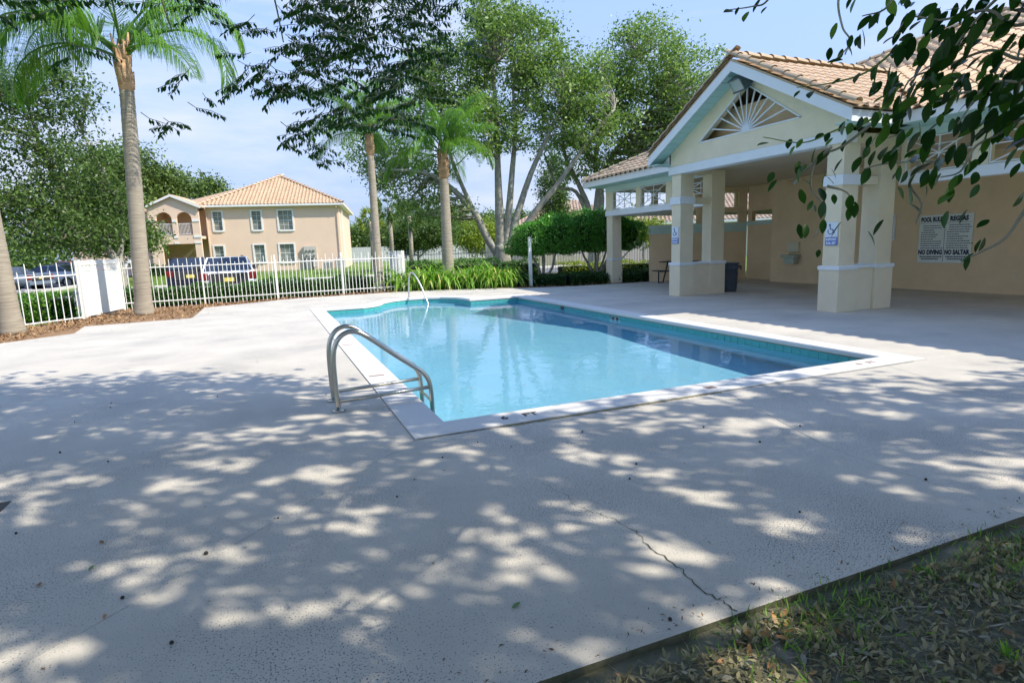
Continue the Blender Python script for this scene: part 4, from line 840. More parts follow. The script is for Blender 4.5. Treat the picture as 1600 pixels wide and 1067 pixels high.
def simple_house(loc, rz, w_, d_, h_, p, label, wall, roofm, wn):
    r = empty('distant_house', loc, label, 'house', None, rz)
    lp(MB().box(0, w_, 0, d_, -.1, h_), 'wall', wall, r); o_ = .5; hw2 = (d_+2*o_)/2; z = h_
    P_ = [(-o_, -o_, z), (w_+o_, -o_, z), (w_+o_, d_+o_, z), (-o_, d_+o_, z), (-o_+hw2, d_/2, z+p*hw2), (w_+o_-hw2, d_/2, z+p*hw2)]
    ro = lp(MB().add(P_, [(0, 1, 5, 4), (1, 2, 5), (2, 3, 4, 5), (3, 0, 4), (3, 2, 1, 0)]), 'roof', roofm, r)
    T2 = field((-o_, -o_, z), (1, 0, 0), (0, 1, p), int((w_+2*o_)/.36), int(hw2*math.hypot(1, p)/.42), lambda c: c.x+o_ > c.y+o_ and w_+o_-c.x > c.y+o_ and c.y < d_/2, .36, .42)
    s_ = [m @ Matrix.Scale(1.25, 4) for m in T2]
    Vs = np.concatenate([base @ np.array(m.to_3x3()).T+np.array(m.translation) for m in s_]); Fs = np.concatenate([F0+k*len(base) for k in range(len(s_))])
    q = link('roof_tiles', np_mesh('roof_tiles', Vs, Fs, roofm, np.repeat(np.random.default_rng(7).uniform(0, 1, len(s_)), len(base))), ro); q['kind'] = 'stuff'
    lp(MB().box(-o_, w_+o_, -o_-.06, -o_-.003, z-.2, z+.02), 'fascia', m_ht, r)
    for u0, z0, u1, z1 in wn:
        wo = lp(MB().box(u0-.1, u1+.1, -.05, -.003, z0-.1, z0).box(u0-.1, u1+.1, -.05, -.003, z1, z1+.1).box(u0-.1, u0, -.05, -.003, z0, z1).box(u1, u1+.1, -.05, -.003, z0, z1), 'window', m_ht, r); lp(MB().box(u0, u1, -.02, -.004, z0, z1), 'pane', m_pane, wo)
    return r
m_w2 = M('pale_stucco', (.66, .62, .54), .9, .05, 1); m_r2 = tile_mat('brown_roof_tile', (.42, .30, .22), (.50, .37, .28), (.55, .42, .32)); m_w3 = M('white_siding', (.72, .74, .78), .8, .04, 1)
simple_house((31.0, 46.5, 0), R(-30), 26, 14, 3.1, .42, 'single storey house with tan tiled roof behind the screen wall of the pavilion', m_w2, m_r2, [(2, .9, 3.4, 2.2), (6, .9, 7.4, 2.2), (11, .9, 12.4, 2.2)])
simple_house((25.5, 62.0, 0), R(-24), 14, 12, 3.4, .5, 'pale house with brown tiled roof seen right of the large oak trunk', m_w3, m_r2, [(2, .9, 3.4, 2.3), (6, .9, 7.6, 2.3), (10, .9, 11.4, 2.3)])
# ------------------------------------------------------------------ trees
m_oakleaf = LM('oak_leaf', (.06, .13, .025), (.33, .47, .13), .38, .42, hue=(.62, .68, .48))
m_dkleaf = LM('dark_oak_leaf', (.025, .06, .015), (.18, .28, .07), .38, .42, hue=(.50, .56, .30))
m_shleaf = LM('shrub_leaf', (.04, .14, .02), (.20, .50, .08), .25, .35)
m_hedge = LM('hedge_leaf', (.012, .05, .008), (.10, .24, .035), .25, .4)
m_palm = LM('palm_leaflet', (.04, .13, .015), (.20, .38, .06), .36, .35, hue=(.45, .50, .22))
m_strap = LM('strap_leaf', (.06, .20, .02), (.28, .48, .07), .30, .4, hue=(.75, .62, .22))
m_bg = LM('far_leaf', (.035, .075, .015), (.20, .30, .07), .25, .6, hue=(.38, .44, .18))
m_yel = LM('yellow_green_leaf', (.10, .18, .02), (.42, .48, .08), .35, .5)
m_near = LM('near_leaf', (.010, .040, .008), (.045, .13, .018), .30, .3, hue=(.18, .32, .06))  # near-black green puts the crown's shade into the leaves, bright step for lit ones
m_bark = M('oak_bark', (.42, .40, .32), .95, .3, 5, 1.0, 30, col2=(.22, .21, .17), spots=(.50, .52, .44), sscale=6, sthr=.6)
m_ptrunk = M('palm_trunk', (.46, .40, .31), .95, .2, 3, .8, 25, col2=(.24, .21, .16), stretch=(1, 1, 16))
m_boot = M('palm_boots', (.68, .44, .26), .9, .3, 6, .8, 30, col2=(.28, .17, .09))
m_stem = M('green_stem', (.20, .28, .07), .7, .2, 6)
m_core = M('foliage_core', (.012, .03, .008), 1, .2, 4)  # near-black filler colour stands in for the shade deep in the leaves
def wiggle(a, b_, k, amp, rr):
    a = Vector(a); b_ = Vector(b_); o = []
    for i in range(k+1):
        t = i/k; j = 0 if i in (0, k) else amp; o.append(a.lerp(b_, t)+Vector((rr.uniform(-j, j), rr.uniform(-j, j), rr.uniform(-j, j)*.6)))
    return o
def tree(name, label, base, limbs, ells, ntips, per, size, mat, seed, trunk=None, sig=.42, r0=.3, cat='tree', group=None, kindup=.35, aspect=.5, twig=True, bark=None, reject=None, aut=0):
    """limbs: polylines in world space with their start radius; tips in the crown ellipsoids hang on the nearest limb point"""
    g = np.random.default_rng(seed); rr = random.Random(seed); bark = bark or m_bark
    root = empty(name, base, label, cat, group)
    if trunk: MB().tube(arcpts(trunk[0], 4), np.interp(np.linspace(0, 1, len(arcpts(trunk[0], 4))), np.linspace(0, 1, len(trunk[1])), trunk[1]).tolist(), 14).build('trunk', bark, root, True)
    LP = []
    for pts, ra, rb in limbs:
        q = arcpts(pts, 4); n_ = len(q); MB().tube(q, [(ra+(rb-ra)*i/(n_-1))*.8 for i in range(n_)], 9).build('limb', bark, root, True); LP += [(p, ra+(rb-ra)*i/(n_-1)) for i, p in enumerate(q) if i > n_*.3]
    tips = cloud(ells, ntips, g)
    if reject is not None: tips = tips[~reject(tips)]
    A = np.array([p for p, _ in LP]); tw_ = MB(); C = []; tones = []
    for t in tips:
        d = np.linalg.norm(A-t, axis=1)+np.maximum(0, A[:, 2]-t[2])*1.2; i = int(np.argmin(d)); a = LP[i][0]
        if twig and d[i] < 6: q = wiggle(a, t, 4, min(.22, d[i]*.08), rr); rs = min(.05, LP[i][1]*.5); tw_.tube(q, [rs, rs*.8, rs*.55, rs*.4, rs*.2], 4, False)
        k = int(per*g.uniform(.5, 1.5)); c = t+g.normal(0, 1, (k, 3))*np.array([sig, sig, sig*.6])*g.uniform(.6, 1.25); C.append(c); tones.append(np.full(k, np.clip(.42+g.normal(0, .16), .05, .9)))
    if twig: o = tw_.build('twigs', bark, root, True); o['kind'] = 'stuff'
    leaves('crown', np.concatenate(C), size, mat, seed, root, aspect, kindup, .2, kind='stuff', tonebase=np.concatenate(tones))
    return root
# large oak beyond the pool
L1 = [([(9.87, 25.02, .9), (9.28, 25.25, 1.91), (8.78, 25.43, 3.06), (7.75, 25.76, 4.2), (6.71, 26.05, 4.77), (5.1, 26.41, 4.92)], .26, .06),
 ([(9.87, 25.02, 1.0), (9.86, 25.03, 3.02), (9.86, 25.03, 4.69), (9.87, 25.02, 7.12), (9.81, 25.05, 9.23)], .30, .07),
 ([(10.0, 24.94, 1.1), (10.26, 24.87, 3.01), (10.44, 24.79, 4.67), (10.63, 24.71, 6.56), (10.56, 24.74, 8.68)], .25, .06),
 ([(10.1, 24.89, 1.2), (10.65, 24.7, 2.99), (11.22, 24.45, 4.64), (11.89, 24.13, 6.1), (12.53, 23.8, 7.53)], .24, .06),
 ([(10.1, 24.89, .9), (11.17, 24.47, 2.69), (12.22, 23.96, 4.04), (13.48, 23.28, 5.88), (14.43, 22.7, 7.13)], .23, .06),
 ([(8.78, 25.43, 3.06), (8.0, 25.5, 5.0), (7.6, 25.6, 7.0), (7.6, 25.7, 9.0)], .13, .04), ([(7.75, 25.76, 4.2), (6.6, 26.6, 4.6), (5.4, 27.6, 5.6)], .10, .03)]
tree('oak_tree', 'large spreading oak with many pale limbs rising behind the round shrubs', (9.95, 25, -.05), L1,
 [(8.04, 25.77, 8.9, 1.9, 1.6, 1.3, 7), (10.65, 24.81, 9.9, 2.3, 1.8, 1.7, 11), (12.5, 24.0, 8.3, 1.7, 1.5, 1.6, 7), (8.9, 24.43, 6.6, 1.8, 1.5, 1.3, 5), (5.7, 28.3, 5.7, 1.5, 1.4, 1.2, 3.5), (6.44, 27.25, 4.6, 1.7, 1.3, 1.2, 4), (7.46, 25.95, 3.2, 1.2, 1, .7, 2), (4.6, 29.4, 6.4, 1.0, 1, 1.2, 1.6), (10.9, 24.8, 6.8, 1.6, 1.3, 1.2, 4), (9.9, 25.1, 11.4, 1.3, 1.1, 1.1, 4), (8.2, 25.6, 7.4, 2.2, 1.5, 1.0, 5), (13.6, 23.3, 6.8, 1.3, 1.2, 1.2, 3.5), (13.7, 24.2, 8.9, 1.2, 1.2, 1.0, 3)],
 820, 58, .15, m_oakleaf, 11, trunk=([(9.95, 25, -.1), (9.93, 25, .25), (9.93, 25, .8), (9.97, 24.97, 1.5)], [.68, .50, .42, .36]), sig=.33)
L2 = [([(15.25, 25.83, .5), (15.0, 25.98, 3.04), (14.6, 26.21, 4.29), (13.94, 26.56, 6.15), (14.26, 26.4, 8.5)], .24, .06), ([(15.25, 25.83, .5), (15.41, 25.74, 3.94), (16.08, 25.33, 5.72), (17.09, 24.66, 7.11), (18.04, 23.97, 8.45)], .26, .06),
 ([(15.25, 25.83, .5), (15.54, 25.66, 3.63), (15.29, 25.81, 5.47), (15.83, 25.48, 7.51), (16.84, 24.83, 10.01)], .22, .06), ([(15.0, 25.98, 2.6), (14.46, 26.28, 3.99), (13.63, 26.72, 4.34), (13.1, 26.99, 5.89)], .15, .05)]
tree('oak_tree', 'second oak whose crown rises behind the left end of the pavilion roof', (15.25, 25.83, -.05), L2,
 [(17.32, 24.49, 10.0, 2.1, 1.8, 1.7, 9), (18.93, 23.27, 8.6, 2.0, 1.8, 1.6, 8), (14.9, 24.94, 8.1, 2.1, 1.8, 1.7, 8), (17.09, 24.66, 7.0, 2.6, 1.8, 1.5, 9), (16.3, 25.33, 5.0, 1.7, 1.3, .9, 4), (18.9, 23.61, 6.6, 1.8, 1.6, 1.4, 6), (14.2, 26.42, 5.6, 1.5, 1.3, 1.2, 4)],
 700, 58, .15, m_oakleaf, 12, trunk=([(15.25, 25.83, -.1), (15.25, 25.83, .4), (15.27, 25.83, 1.2)], [.5, .4, .33]), sig=.33)
# dark oaks on the left beyond the parking strip
LL = [([(-6.5, 33.4, 1.2), (-7.2, 32.8, 3), (-8.3, 32, 5.5), (-8.6, 31.6, 8)], .22, .06), ([(-6.5, 33.4, 1.2), (-6.2, 33.4, 3), (-6.4, 33, 5), (-7, 32.6, 7)], .18, .05), ([(-7.2, 32.8, 3), (-9, 31.5, 4), (-11, 30.5, 5)], .14, .05)]
tree('oak_tree', 'dense dark green tree filling the left edge behind the tall palm', (-6.5, 33.4, -.1), LL,
 [(-7.9, 31, 8.2, 1.9, 1.8, 1.2, 6), (-9.4, 29.7, 5.4, 2.6, 2, 2.2, 11), (-7.6, 32.6, 5.4, 1.8, 1.6, 1.8, 4), (-6.6, 33.2, 3.8, 1.1, 1.2, 1.3, 4), (-8.6, 29.9, 2.9, 2.0, 1.6, 1.0, 6), (-11.5, 29.2, 6.5, 2.6, 2, 2.8, 9), (-7.7, 31.9, 2.6, 1.7, 1.4, .9, 4), (-10.5, 29, 8.6, 2, 1.7, 1.0, 5), (-6.8, 32.6, 6.2, 1.1, 1, 1.1, 1.2)],
 660, 56, .16, m_dkleaf, 13, trunk=([(-6.5, 33.4, -.1), (-6.5, 33.4, .3), (-6.5, 33.4, 1.6)], [.34, .26, .22]), sig=.45)
tree('oak_tree', 'smaller rounded tree between the dark tree and the apartment house', (-8.6, 43, -.1), [([(-8.6, 43, 0), (-8.6, 43, 2), (-8.4, 43, 4)], .2, .06), ([(-8.6, 43, 1.5), (-7.4, 43, 2.8), (-6.6, 43, 3.6)], .1, .03)],
 [(-7.5, 43, 2.9, 1.5, 1.6, 1.2, 4), (-9.6, 43, 3.8, 2, 1.8, 2, 6), (-8.8, 42.6, 4.6, 1.3, 1.3, .9, 1.5)], 300, 44, .22, m_bg, 14, sig=.5)
tree('broad_tree', 'light green feathery tree rising behind the left end of the apartment house', (-10.5, 66, -.1), [([(-10.5, 66, 0), (-10.4, 66, 4), (-10, 66, 8)], .3, .1)],
 [(-11, 65, 9, 2.6, 2.5, 2.6, 8), (-13.5, 64, 7.5, 2.4, 2.5, 2.8, 6), (-8.2, 67, 8.2, 1.8, 2, 1.6, 4), (-5.2, 70, 8.4, 1.6, 1.6, 1.0, 2.5), (-11, 64, 5, 3.5, 2.5, 2.5, 6)], 520, 55, .34, m_bg, 15, sig=.8)
# trees beyond the lawn
fx_ = random.Random(77)
for i, (x, y, r_, h_, mt, lb) in enumerate([(12.5, 92, 3.2, 5.0, m_bg, 'bushy tree beyond the board fence, just right of the apartment house'), (16.5, 90, 3.6, 6.4, m_bg, 'bushy tree beyond the board fence behind the cabbage palms'), (21.5, 90, 4.0, 7.6, m_bg, 'taller bushy tree beyond the board fence between the two slender palms'),
    (26.5, 88, 4.0, 7.0, m_bg, 'bushy tree beyond the board fence left of the large oak limbs'), (31.5, 86, 4.0, 6.4, m_bg, 'bushy tree beyond the board fence straight behind the large oak trunk'), (37, 84, 4.5, 6.4, m_bg, 'bushy tree beyond the board fence behind the brown roofed house')]):
    tree('bushy_tree', lb, (x, y, -.1), [([(x, y, 0), (x, y, h_*.3), (x+.3, y, h_*.7)], .25, .08)], [(x, y, h_*.62, r_, r_, h_*.42, 5), (x-r_*.5, y, h_*.4, r_*.7, r_*.7, h_*.35, 3), (x+r_*.5, y+1, h_*.45, r_*.7, r_*.7, h_*.35, 3), (x, y-1, h_*.25, r_*1.1, r_, h_*.2, 3)], 260, 48, .42, mt, 30+i, sig=.9, twig=False)
tree('bushy_tree', 'low dark round tree on the lawn between the slender palms', (10.6, 43.8, -.1), [([(10.6, 43.8, 0), (10.6, 43.8, 1), (10.7, 43.8, 2.4)], .14, .05), ([(10.6, 43.8, .8), (11.5, 43.4, 1.6), (12.2, 43.2, 2.2)], .08, .03)], [(10.4, 43.7, 2.4, 1.7, 1.5, 1.1, 6), (12.2, 43.0, 2.6, 1.2, 1.2, 1.0, 3), (9.4, 44, 1.8, .8, .8, .8, 2)], 300, 50, .16, m_dkleaf, 41, sig=.35)
tree('bushy_tree', 'yellow green shrubby tree behind the board fence left of the oak trunk', (17.2, 46, -.1), [([(17.2, 46, 0), (17.2, 46, 1.5)], .1, .05)], [(16.4, 46.5, 2.2, 1.8, 1.4, 1.3, 6), (18.6, 45.5, 1.9, .9, .9, .8, 3)], 220, 50, .2, m_yel, 42, sig=.4, twig=False)
tree('vine_column', 'narrow vine covered trunk hanging behind the round shrubs', (18.2, 36.2, -.1), [([(18.2, 36.2, 0), (18.2, 36.2, 3), (18.2, 36.2, 7)], .2, .1)], [(18.2, 36.2, 5.2, .8, .8, 2.2, 5), (18.2, 36.2, 3.3, 1.1, .9, .9, 3)], 160, 50, .16, m_dkleaf, 43, sig=.3, twig=False)
tree('bushy_tree', 'bright green shrub behind the cream fence left of the screen wall', (17.5, 27.2, -.1), [([(17.5, 27.2, 0), (17.6, 27.2, 1.6)], .08, .04), ([(17.5, 27.2, .4), (18.4, 26.6, 1.6)], .06, .03)], [(17.4, 27.2, 2.1, 1.1, 1, .8, 5), (18.9, 26.4, 1.9, 1.0, .9, .7, 4)], 190, 45, .12, m_yel, 44, sig=.28)
# distant woods closing the horizon
gw_ = np.random.default_rng(50); ang = gw_.uniform(R(-45), R(75), 900); rad = gw_.uniform(118, 140, 900); hh = gw_.uniform(0, 1, 900)**.7*(5.5+2.5*np.sin(ang*23))
Cw = np.repeat(np.stack([np.sin(ang)*rad, np.cos(ang)*rad, np.maximum(.3, hh)], 1), 34, 0)+gw_.normal(0, 1, (900*34, 3))*[1.6, 1.6, .9]
leaves('distant_woods', Cw, .9, m_bg, 51, None, .6, .3, kind='stuff')

# ------------------------------------------------------------------ palms
def frond_mesh(name, Lf, e0, droop, seed, mat, nl=46, ll=.55, lw=.028, hang=.85):
    rr = random.Random(seed); V_ = []; F_ = []; T_ = []; pts = []; x = z = 0; e = e0; n_ = 24; ds = Lf/n_; yv = 0
    for i in range(n_+1):
        pts.append(Vector((x, yv, z))); t = i/n_; e -= droop/n_*(.35+1.5*t); x += math.cos(e)*ds; z += math.sin(e)*ds; yv += rr.uniform(-.01, .01)
    def at_(t): f = t*n_; i = min(n_-1, int(f)); return pts[i].lerp(pts[i+1], f-i), (pts[i+1]-pts[i]).normalized()
    mb = MB().tube(pts[::2], [.028*(1-i/(n_/2))*Lf/3+.006 for i in range(n_//2+1)], 5, False)
    V_ = list(mb.v); F_ = list(mb.f); T_ = [.5]*len(V_)
    for k in range(nl):
        t = .24+.76*(k+rr.uniform(-.3, .3))/nl; p, d = at_(min(.999, max(.1, t))); l = ll*(math.sin(math.pi*min(1, .12+t*.9))**.6)*rr.uniform(.8, 1.15)
        for s_ in (-1, 1):
            sd_ = Vector((0, s_, 0)); out_ = (sd_*.75+d*.55+Vector((0, 0, rr.uniform(-.15, .45)))).normalized(); q0 = p; q1 = p+out_*l*.45; o2 = (out_*(1-hang)+Vector((d.x*.15, s_*.1, -hang))).normalized(); q2 = q1+o2*l*.6
            wv = out_.cross(Vector((0, 0, 1))).normalized()*lw*.5 if abs(out_.z) < .95 else Vector((lw/2, 0, 0)); b0 = len(V_); tn_ = min(1, max(0, rr.gauss(.5, .22)))
            V_ += [tuple(q0-wv*.6), tuple(q0+wv*.6), tuple(q1+wv), tuple(q1-wv), tuple(q2+wv*.2), tuple(q2-wv*.2)]; T_ += [tn_]*6; F_ += [(b0, b0+1, b0+2, b0+3), (b0+3, b0+2, b0+4, b0+5)]
    return np_mesh(name, np.array(V_, float), np.array([f if len(f) == 4 else f+(f[-1],) for f in F_]), mat, np.array(T_))
def palm(base, h, r0_, r1_, label, Lf, nf, seed, fixed=(), boots=1.0, lean=(0, 0), ll=.55, group='feather palms round the pool', name='palm_tree', mat=None, e_rng=(-.2, 1.25), dro=(1.3, 2.3), nl=46, lw=.028):
    rr = random.Random(seed); r = empty(name, base, label, 'palm tree', group); mat = mat or m_palm
    n_ = int(h/.09); pts = []; rad = []
    for i in range(n_+1):
        t = i/n_; pts.append((base[0]+lean[0]*t, base[1]+lean[1]*t, base[2]+h*t)); rad.append((r0_+(r1_-r0_)*t**.8)*(1+(.035 if i % 2 else 0))+(r0_*.25*max(0, 1-t*14)))
    MB().tube(pts, rad, 16).build('trunk', m_ptrunk, r, True)
    top = Vector((base[0]+lean[0], base[1]+lean[1], base[2]+h)); tl = boots
    MB().tube([top-Vector((0, 0, .05)), top+Vector((0, 0, tl*.3)), top+Vector((0, 0, tl*.7)), top+Vector((0, 0, tl))], [r1_*1.0, r1_*1.15, r1_*.9, r1_*.4], 12).build('crown_shaft', m_boot, r, True)
    for k in range(14):
        a = k*2.4; z = tl*(.05+.8*k/14); o_ = Vector((math.cos(a), math.sin(a), 0)); q = top+Vector((0, 0, z)); MB().tube([q+o_*r1_*.8, q+o_*r1_*1.0+Vector((0, 0, .16)), q+o_*r1_*1.25+Vector((0, 0, .34*tl))], [r1_*.38, r1_*.28, r1_*.10], 6).build('leaf_base', m_boot, r, True)
    vs_ = [frond_mesh('frond', Lf*q, e0, dr, seed+i, mat, nl, ll, lw) for i, (q, e0, dr) in enumerate(((1, 1.15, dro[0]), (1, .8, dro[0]+.3), (1.05, .45, dro[1]-.2), (.95, 1.3, dro[1]), (.85, .1, dro[0])))]
    for k in range(nf):
        a = 2*math.pi*(k+rr.uniform(-.25, .25))/nf*2.0; v = vs_[k % 5]; zz = tl*(.95-.35*(k % 3)/2); link('frond', v, r, (top.x-base[0], top.y-base[1], h+zz), (rr.uniform(-.12, .12), rr.uniform(-.15, .1), a), rr.uniform(.88, 1.08))
    for (a, e0, dr, L_) in fixed:
        link('frond', frond_mesh('frond', L_, e0, dr, seed+int(a*100) % 50, mat, nl+10, ll*1.1, lw), r, (top.x-base[0], top.y-base[1], h+tl*.6), (0, 0, a))
    return r
# azimuth of picture-left is about 158 degrees, picture-right about -22 degrees
palm((-3.18, 18.52, -.04), 5.75, .215, .165, 'tallest palm with thick grey trunk beside the white gate panel', 3.4, 9, 101, fixed=[(R(-24), .75, 2.75, 4.0), (R(-15), 1.1, 2.6, 4.2), (R(165), .55, 2.5, 3.9), (R(150), 1.0, 2.7, 4.1), (R(178), .9, 2.3, 4.0)], boots=1.25, ll=.95, nl=100, lw=.02, lean=(.30, -.12))
palm((-5.16, 15.7, -.04), 6.3, .195, .165, 'leftmost palm, cut by the picture edge, with its trunk rising from mulch', 3.4, 12, 102, fixed=[(R(-20), .5, 2.3, 3.4), (R(20), .7, 2.4, 3.3), (R(-60), .6, 2.3, 3.4)], lean=(-.15, 0), ll=.9, nl=95, lw=.02)
palm((3.75, 21.7, -.04), 4.8, .165, .12, 'slender palm in the fence corner left of the strap leaved plants', 2.5, 24, 103, boots=1.1, ll=.6, dro=(.8, 1.9), nl=80, lw=.018)
palm((6.65, 22.6, -.04), 4.15, .24, .17, 'stout pale palm among the strap leaved plants with an orange leaf base', 2.8, 24, 104, boots=1.2, ll=.75, dro=(.9, 2.2), nl=85, lw=.018)
m_fan = m_dkleaf
def fanpalm(base, h, label, seed, mat, rr_=1.0):
    g = np.random.default_rng(seed); r = empty('cabbage_palm', base, label, 'palm tree', 'cabbage palms on the far lawn')
    MB().tube([(base[0], base[1], 0), (base[0]+.05, base[1], h*.5), (base[0]+.02, base[1], h)], [.16, .14, .13], 8).build('trunk', m_ptrunk, r, True)
    n_ = 34
    for k in range(n_):
        d = unit(g.normal(size=(1, 3))+[[0, 0, .1]])[0]; c = np.array([base[0], base[1], h+.1])+d*rr_*.62
        m_ = 26; P = np.repeat(c[None], m_, 0); dd = d+g.normal(0, .45, (m_, 3)); leaves('fan_leaf', P, rr_*.55, mat, seed+k, r, .10, 0, .4, tonebase=g.uniform(.3, .7), dirs=dd)
    return r
fanpalm((8.1, 41.2, 0), 4.3, 'dark cabbage palm on the far lawn just right of the slender palm', 201, m_dkleaf)
fanpalm((8.95, 39.0, 0), 3.6, 'shorter dark cabbage palm on the far lawn between the slender and the stout palm', 202, m_dkleaf)
fanpalm((7.15, 43.4, 0), 3.5, 'yellowish cabbage palm on the far lawn hidden behind the slender palm', 203, m_yel, .9)

# ------------------------------------------------------------------ hedges, shrubs, bed plants
def hedge(name, label, pts, wd, h, n_, size, mat, seed, cat='hedge', group=None, z0=0):
    g = np.random.default_rng(seed); r = empty(name, (*pts[0], z0), label, cat, group); C = []
    for a, b_ in zip(pts[:-1], pts[1:]):
        a = np.array(a, float); b_ = np.array(b_, float); L_ = np.linalg.norm(b_-a); d = (b_-a)/L_; nn_ = np.array([-d[1], d[0]]); m_ = int(n_*L_)
        t = g.uniform(0, L_, m_); s_ = g.uniform(-1, 1, m_); z = g.uniform(0, 1, m_); side = g.integers(0, 3, m_); s_ = np.where(side == 0, -1+.1*g.normal(size=m_), np.where(side == 1, 1+.1*g.normal(size=m_), s_)); z = np.where(side == 2, 1+.05*g.normal(size=m_), z)
        hl = h*(1+.10*np.sin(t*3.1)+.06*np.sin(t*8.3+1)); xy = a+t[:, None]*d+(s_*wd/2)[:, None]*nn_; C.append(np.column_stack([xy, z0+z*hl]))
        q = nn_*(wd/2-.09); MB().prism([tuple(a-q), tuple(b_-q), tuple(b_+q), tuple(a+q)], z0-.05, z0+h*.84).build('shade_core', m_core, r)  # solid dark block in place of the shade between the leaves
    leaves('foliage', np.concatenate(C), size, mat, seed, r, .55, .5, kind='stuff'); return r
hedge('clipped_hedge', 'low dark clipped hedge running behind the long white picket fence', [(-4.5, 22.1), (.2, 22.5), (4.4, 22.7)], .9, .50, 1500, .075, m_hedge, 301)
hedge('clipped_hedge', 'bright green hedge behind the pickets at the left edge', [(-5.2, 19.6), (-8.2, 16.0), (-11, 12.6)], .9, .56, 1500, .075, LM('bright_hedge_leaf', (.04, .13, .012), (.20, .40, .05), .3, .4), 302)
hedge('clipped_hedge', 'dark low hedge behind the strap leaved plants at the foot of the large oak', [(5.4, 24.3), (8.2, 24.0), (10.6, 22.6)], 1.0, .85, 1100, .08, m_hedge, 303)
hedge('clipped_hedge', 'dark ground hugging hedge under the round shrubs beside the pavilion', [(8.4, 20.9), (10.4, 19.7), (13.0, 19.0)], 1.3, .36, 1500, .07, LM('bed_leaf', (.010, .04, .007), (.045, .13, .02), .25, .4), 304)
hedge('clipped_hedge', 'dark green bed hedge behind the picnic table, between the columns', [(13.2, 19.0), (17.5, 19.6)], .8, .40, 900, .07, m_hedge, 305)
hedge('clipped_hedge', 'pale yellow green hedge in front of the grey pickets behind the round shrubs', [(11.6, 22.6), (15.4, 21.6)], 1.0, .62, 1000, .08, m_yel, 306)
hedge('clipped_hedge', 'small dark hedge at the foot of the apartment house porch', [(-9.3, 56.3), (-7.6, 56.1)], .8, .8, 400, .15, m_hedge, 307)
def roundshrub(base, stems, ells, label, n_, seed):
    g = np.random.default_rng(seed); rr = random.Random(seed); r = empty('round_shrub', base, label, 'shrub', 'round topped shrubs beside the pavilion')
    for e in stems: MB().tube(wiggle(base, e, 4, .06, rr), [.06, .055, .05, .04, .03], 7).build('stem', m_bark, r, True)
    C = cloud(ells, n_, g, .80); C = C+g.normal(0, .035, C.shape)+.10*np.sin(C*[5.1, 4.3, 6.2]+[0, 1, 2]); leaves('crown', C, .085, m_shleaf, seed, r, .5, .5, kind='stuff')
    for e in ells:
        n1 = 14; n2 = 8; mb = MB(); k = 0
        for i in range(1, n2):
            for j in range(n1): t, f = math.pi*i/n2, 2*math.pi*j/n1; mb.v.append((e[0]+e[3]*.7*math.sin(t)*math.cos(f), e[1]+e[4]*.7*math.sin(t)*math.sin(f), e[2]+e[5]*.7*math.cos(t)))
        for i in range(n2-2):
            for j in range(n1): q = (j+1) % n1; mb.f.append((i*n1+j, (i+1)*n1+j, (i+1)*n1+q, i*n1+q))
        mb.f.append(tuple(range(n1))); mb.f.append(tuple((n2-2)*n1+j for j in range(n1-1, -1, -1))); mb.build('shade_core', m_core, r)  # dark hull inside the crown stands for its inner shade
    return r
roundshrub((9.75, 20.3, -.04), [(9.2, 20.4, 1.2), (9.7, 20.2, 1.2), (10.2, 20.0, 1.3), (9.9, 20.7, 1.3)], [(9.45, 20.3, 1.72, .92, .85, .70, 5), (10.1, 20.0, 2.0, .85, .8, .68, 5), (9.0, 20.6, 1.45, .6, .6, .42, 2), (10.5, 20.0, 1.5, .7, .6, .5, 2)], 'round topped green shrub on thin stems behind the white post', 21000, 401)
roundshrub((11.9, 20.0, -.04), [(11.3, 20.2, 1.3), (11.8, 19.9, 1.3), (12.3, 19.9, 1.3), (12.7, 20.1, 1.4), (12.0, 20.4, 1.3)], [(11.4, 20.2, 2.05, .85, .8, .72, 5), (12.3, 20.0, 2.05, .95, .8, .74, 5), (13.1, 19.9, 1.8, .75, .7, .62, 3), (12.0, 20.2, 1.6, 1.1, .7, .5, 3)], 'round topped green shrub on thin stems partly behind the left pavilion column', 24000, 402)
def strap(base, label, seed, me=None, s=1.0):
    r = empty('strap_leaf_plant', base, label, 'plant', 'arching strap leaved plants along the bed'); return r
def strap_mesh(seed):
    rr = random.Random(seed); V_ = []; F_ = []; T_ = []
    for k in range(70):
        a = rr.uniform(0, 6.283); e = rr.uniform(.75, 1.5); L_ = rr.uniform(.45, .85); x = rr.uniform(0, .10); z = 0; w_ = rr.uniform(.012, .02); tn_ = min(1, max(0, rr.gauss(.5, .22))); n_ = 5; ca, sa = math.cos(a), math.sin(a); b0 = len(V_); ox, oy = rr.uniform(-.12, .12), rr.uniform(-.12, .12)
        for i in range(n_+1):
            t = i/n_; ww = w_*(1-t**3*.9); V_ += [(ox+x*ca-sa*ww, oy+x*sa+ca*ww, z), (ox+x*ca+sa*ww, oy+x*sa-ca*ww, z)]; T_ += [min(1, tn_+.35*t**3)]*2; e2 = e-2.6*t**1.3; x += math.cos(e2)*L_/n_; z = max(.01, z+math.sin(e2)*L_/n_)
        for i in range(n_): F_.append((b0+2*i, b0+2*i+1, b0+2*i+3, b0+2*i+2))
    return np_mesh('leaf_clump', np.array(V_), np.array(F_), m_strap, np.array(T_))
sm = [strap_mesh(500+i) for i in range(5)]; rr = random.Random(5)
row = [(4.35, 21.5), (4.8, 21.25), (5.3, 21.1), (5.8, 21.0), (6.3, 20.85), (6.8, 20.65), (7.25, 20.4), (7.7, 20.25), (8.1, 19.75)]
k = 0
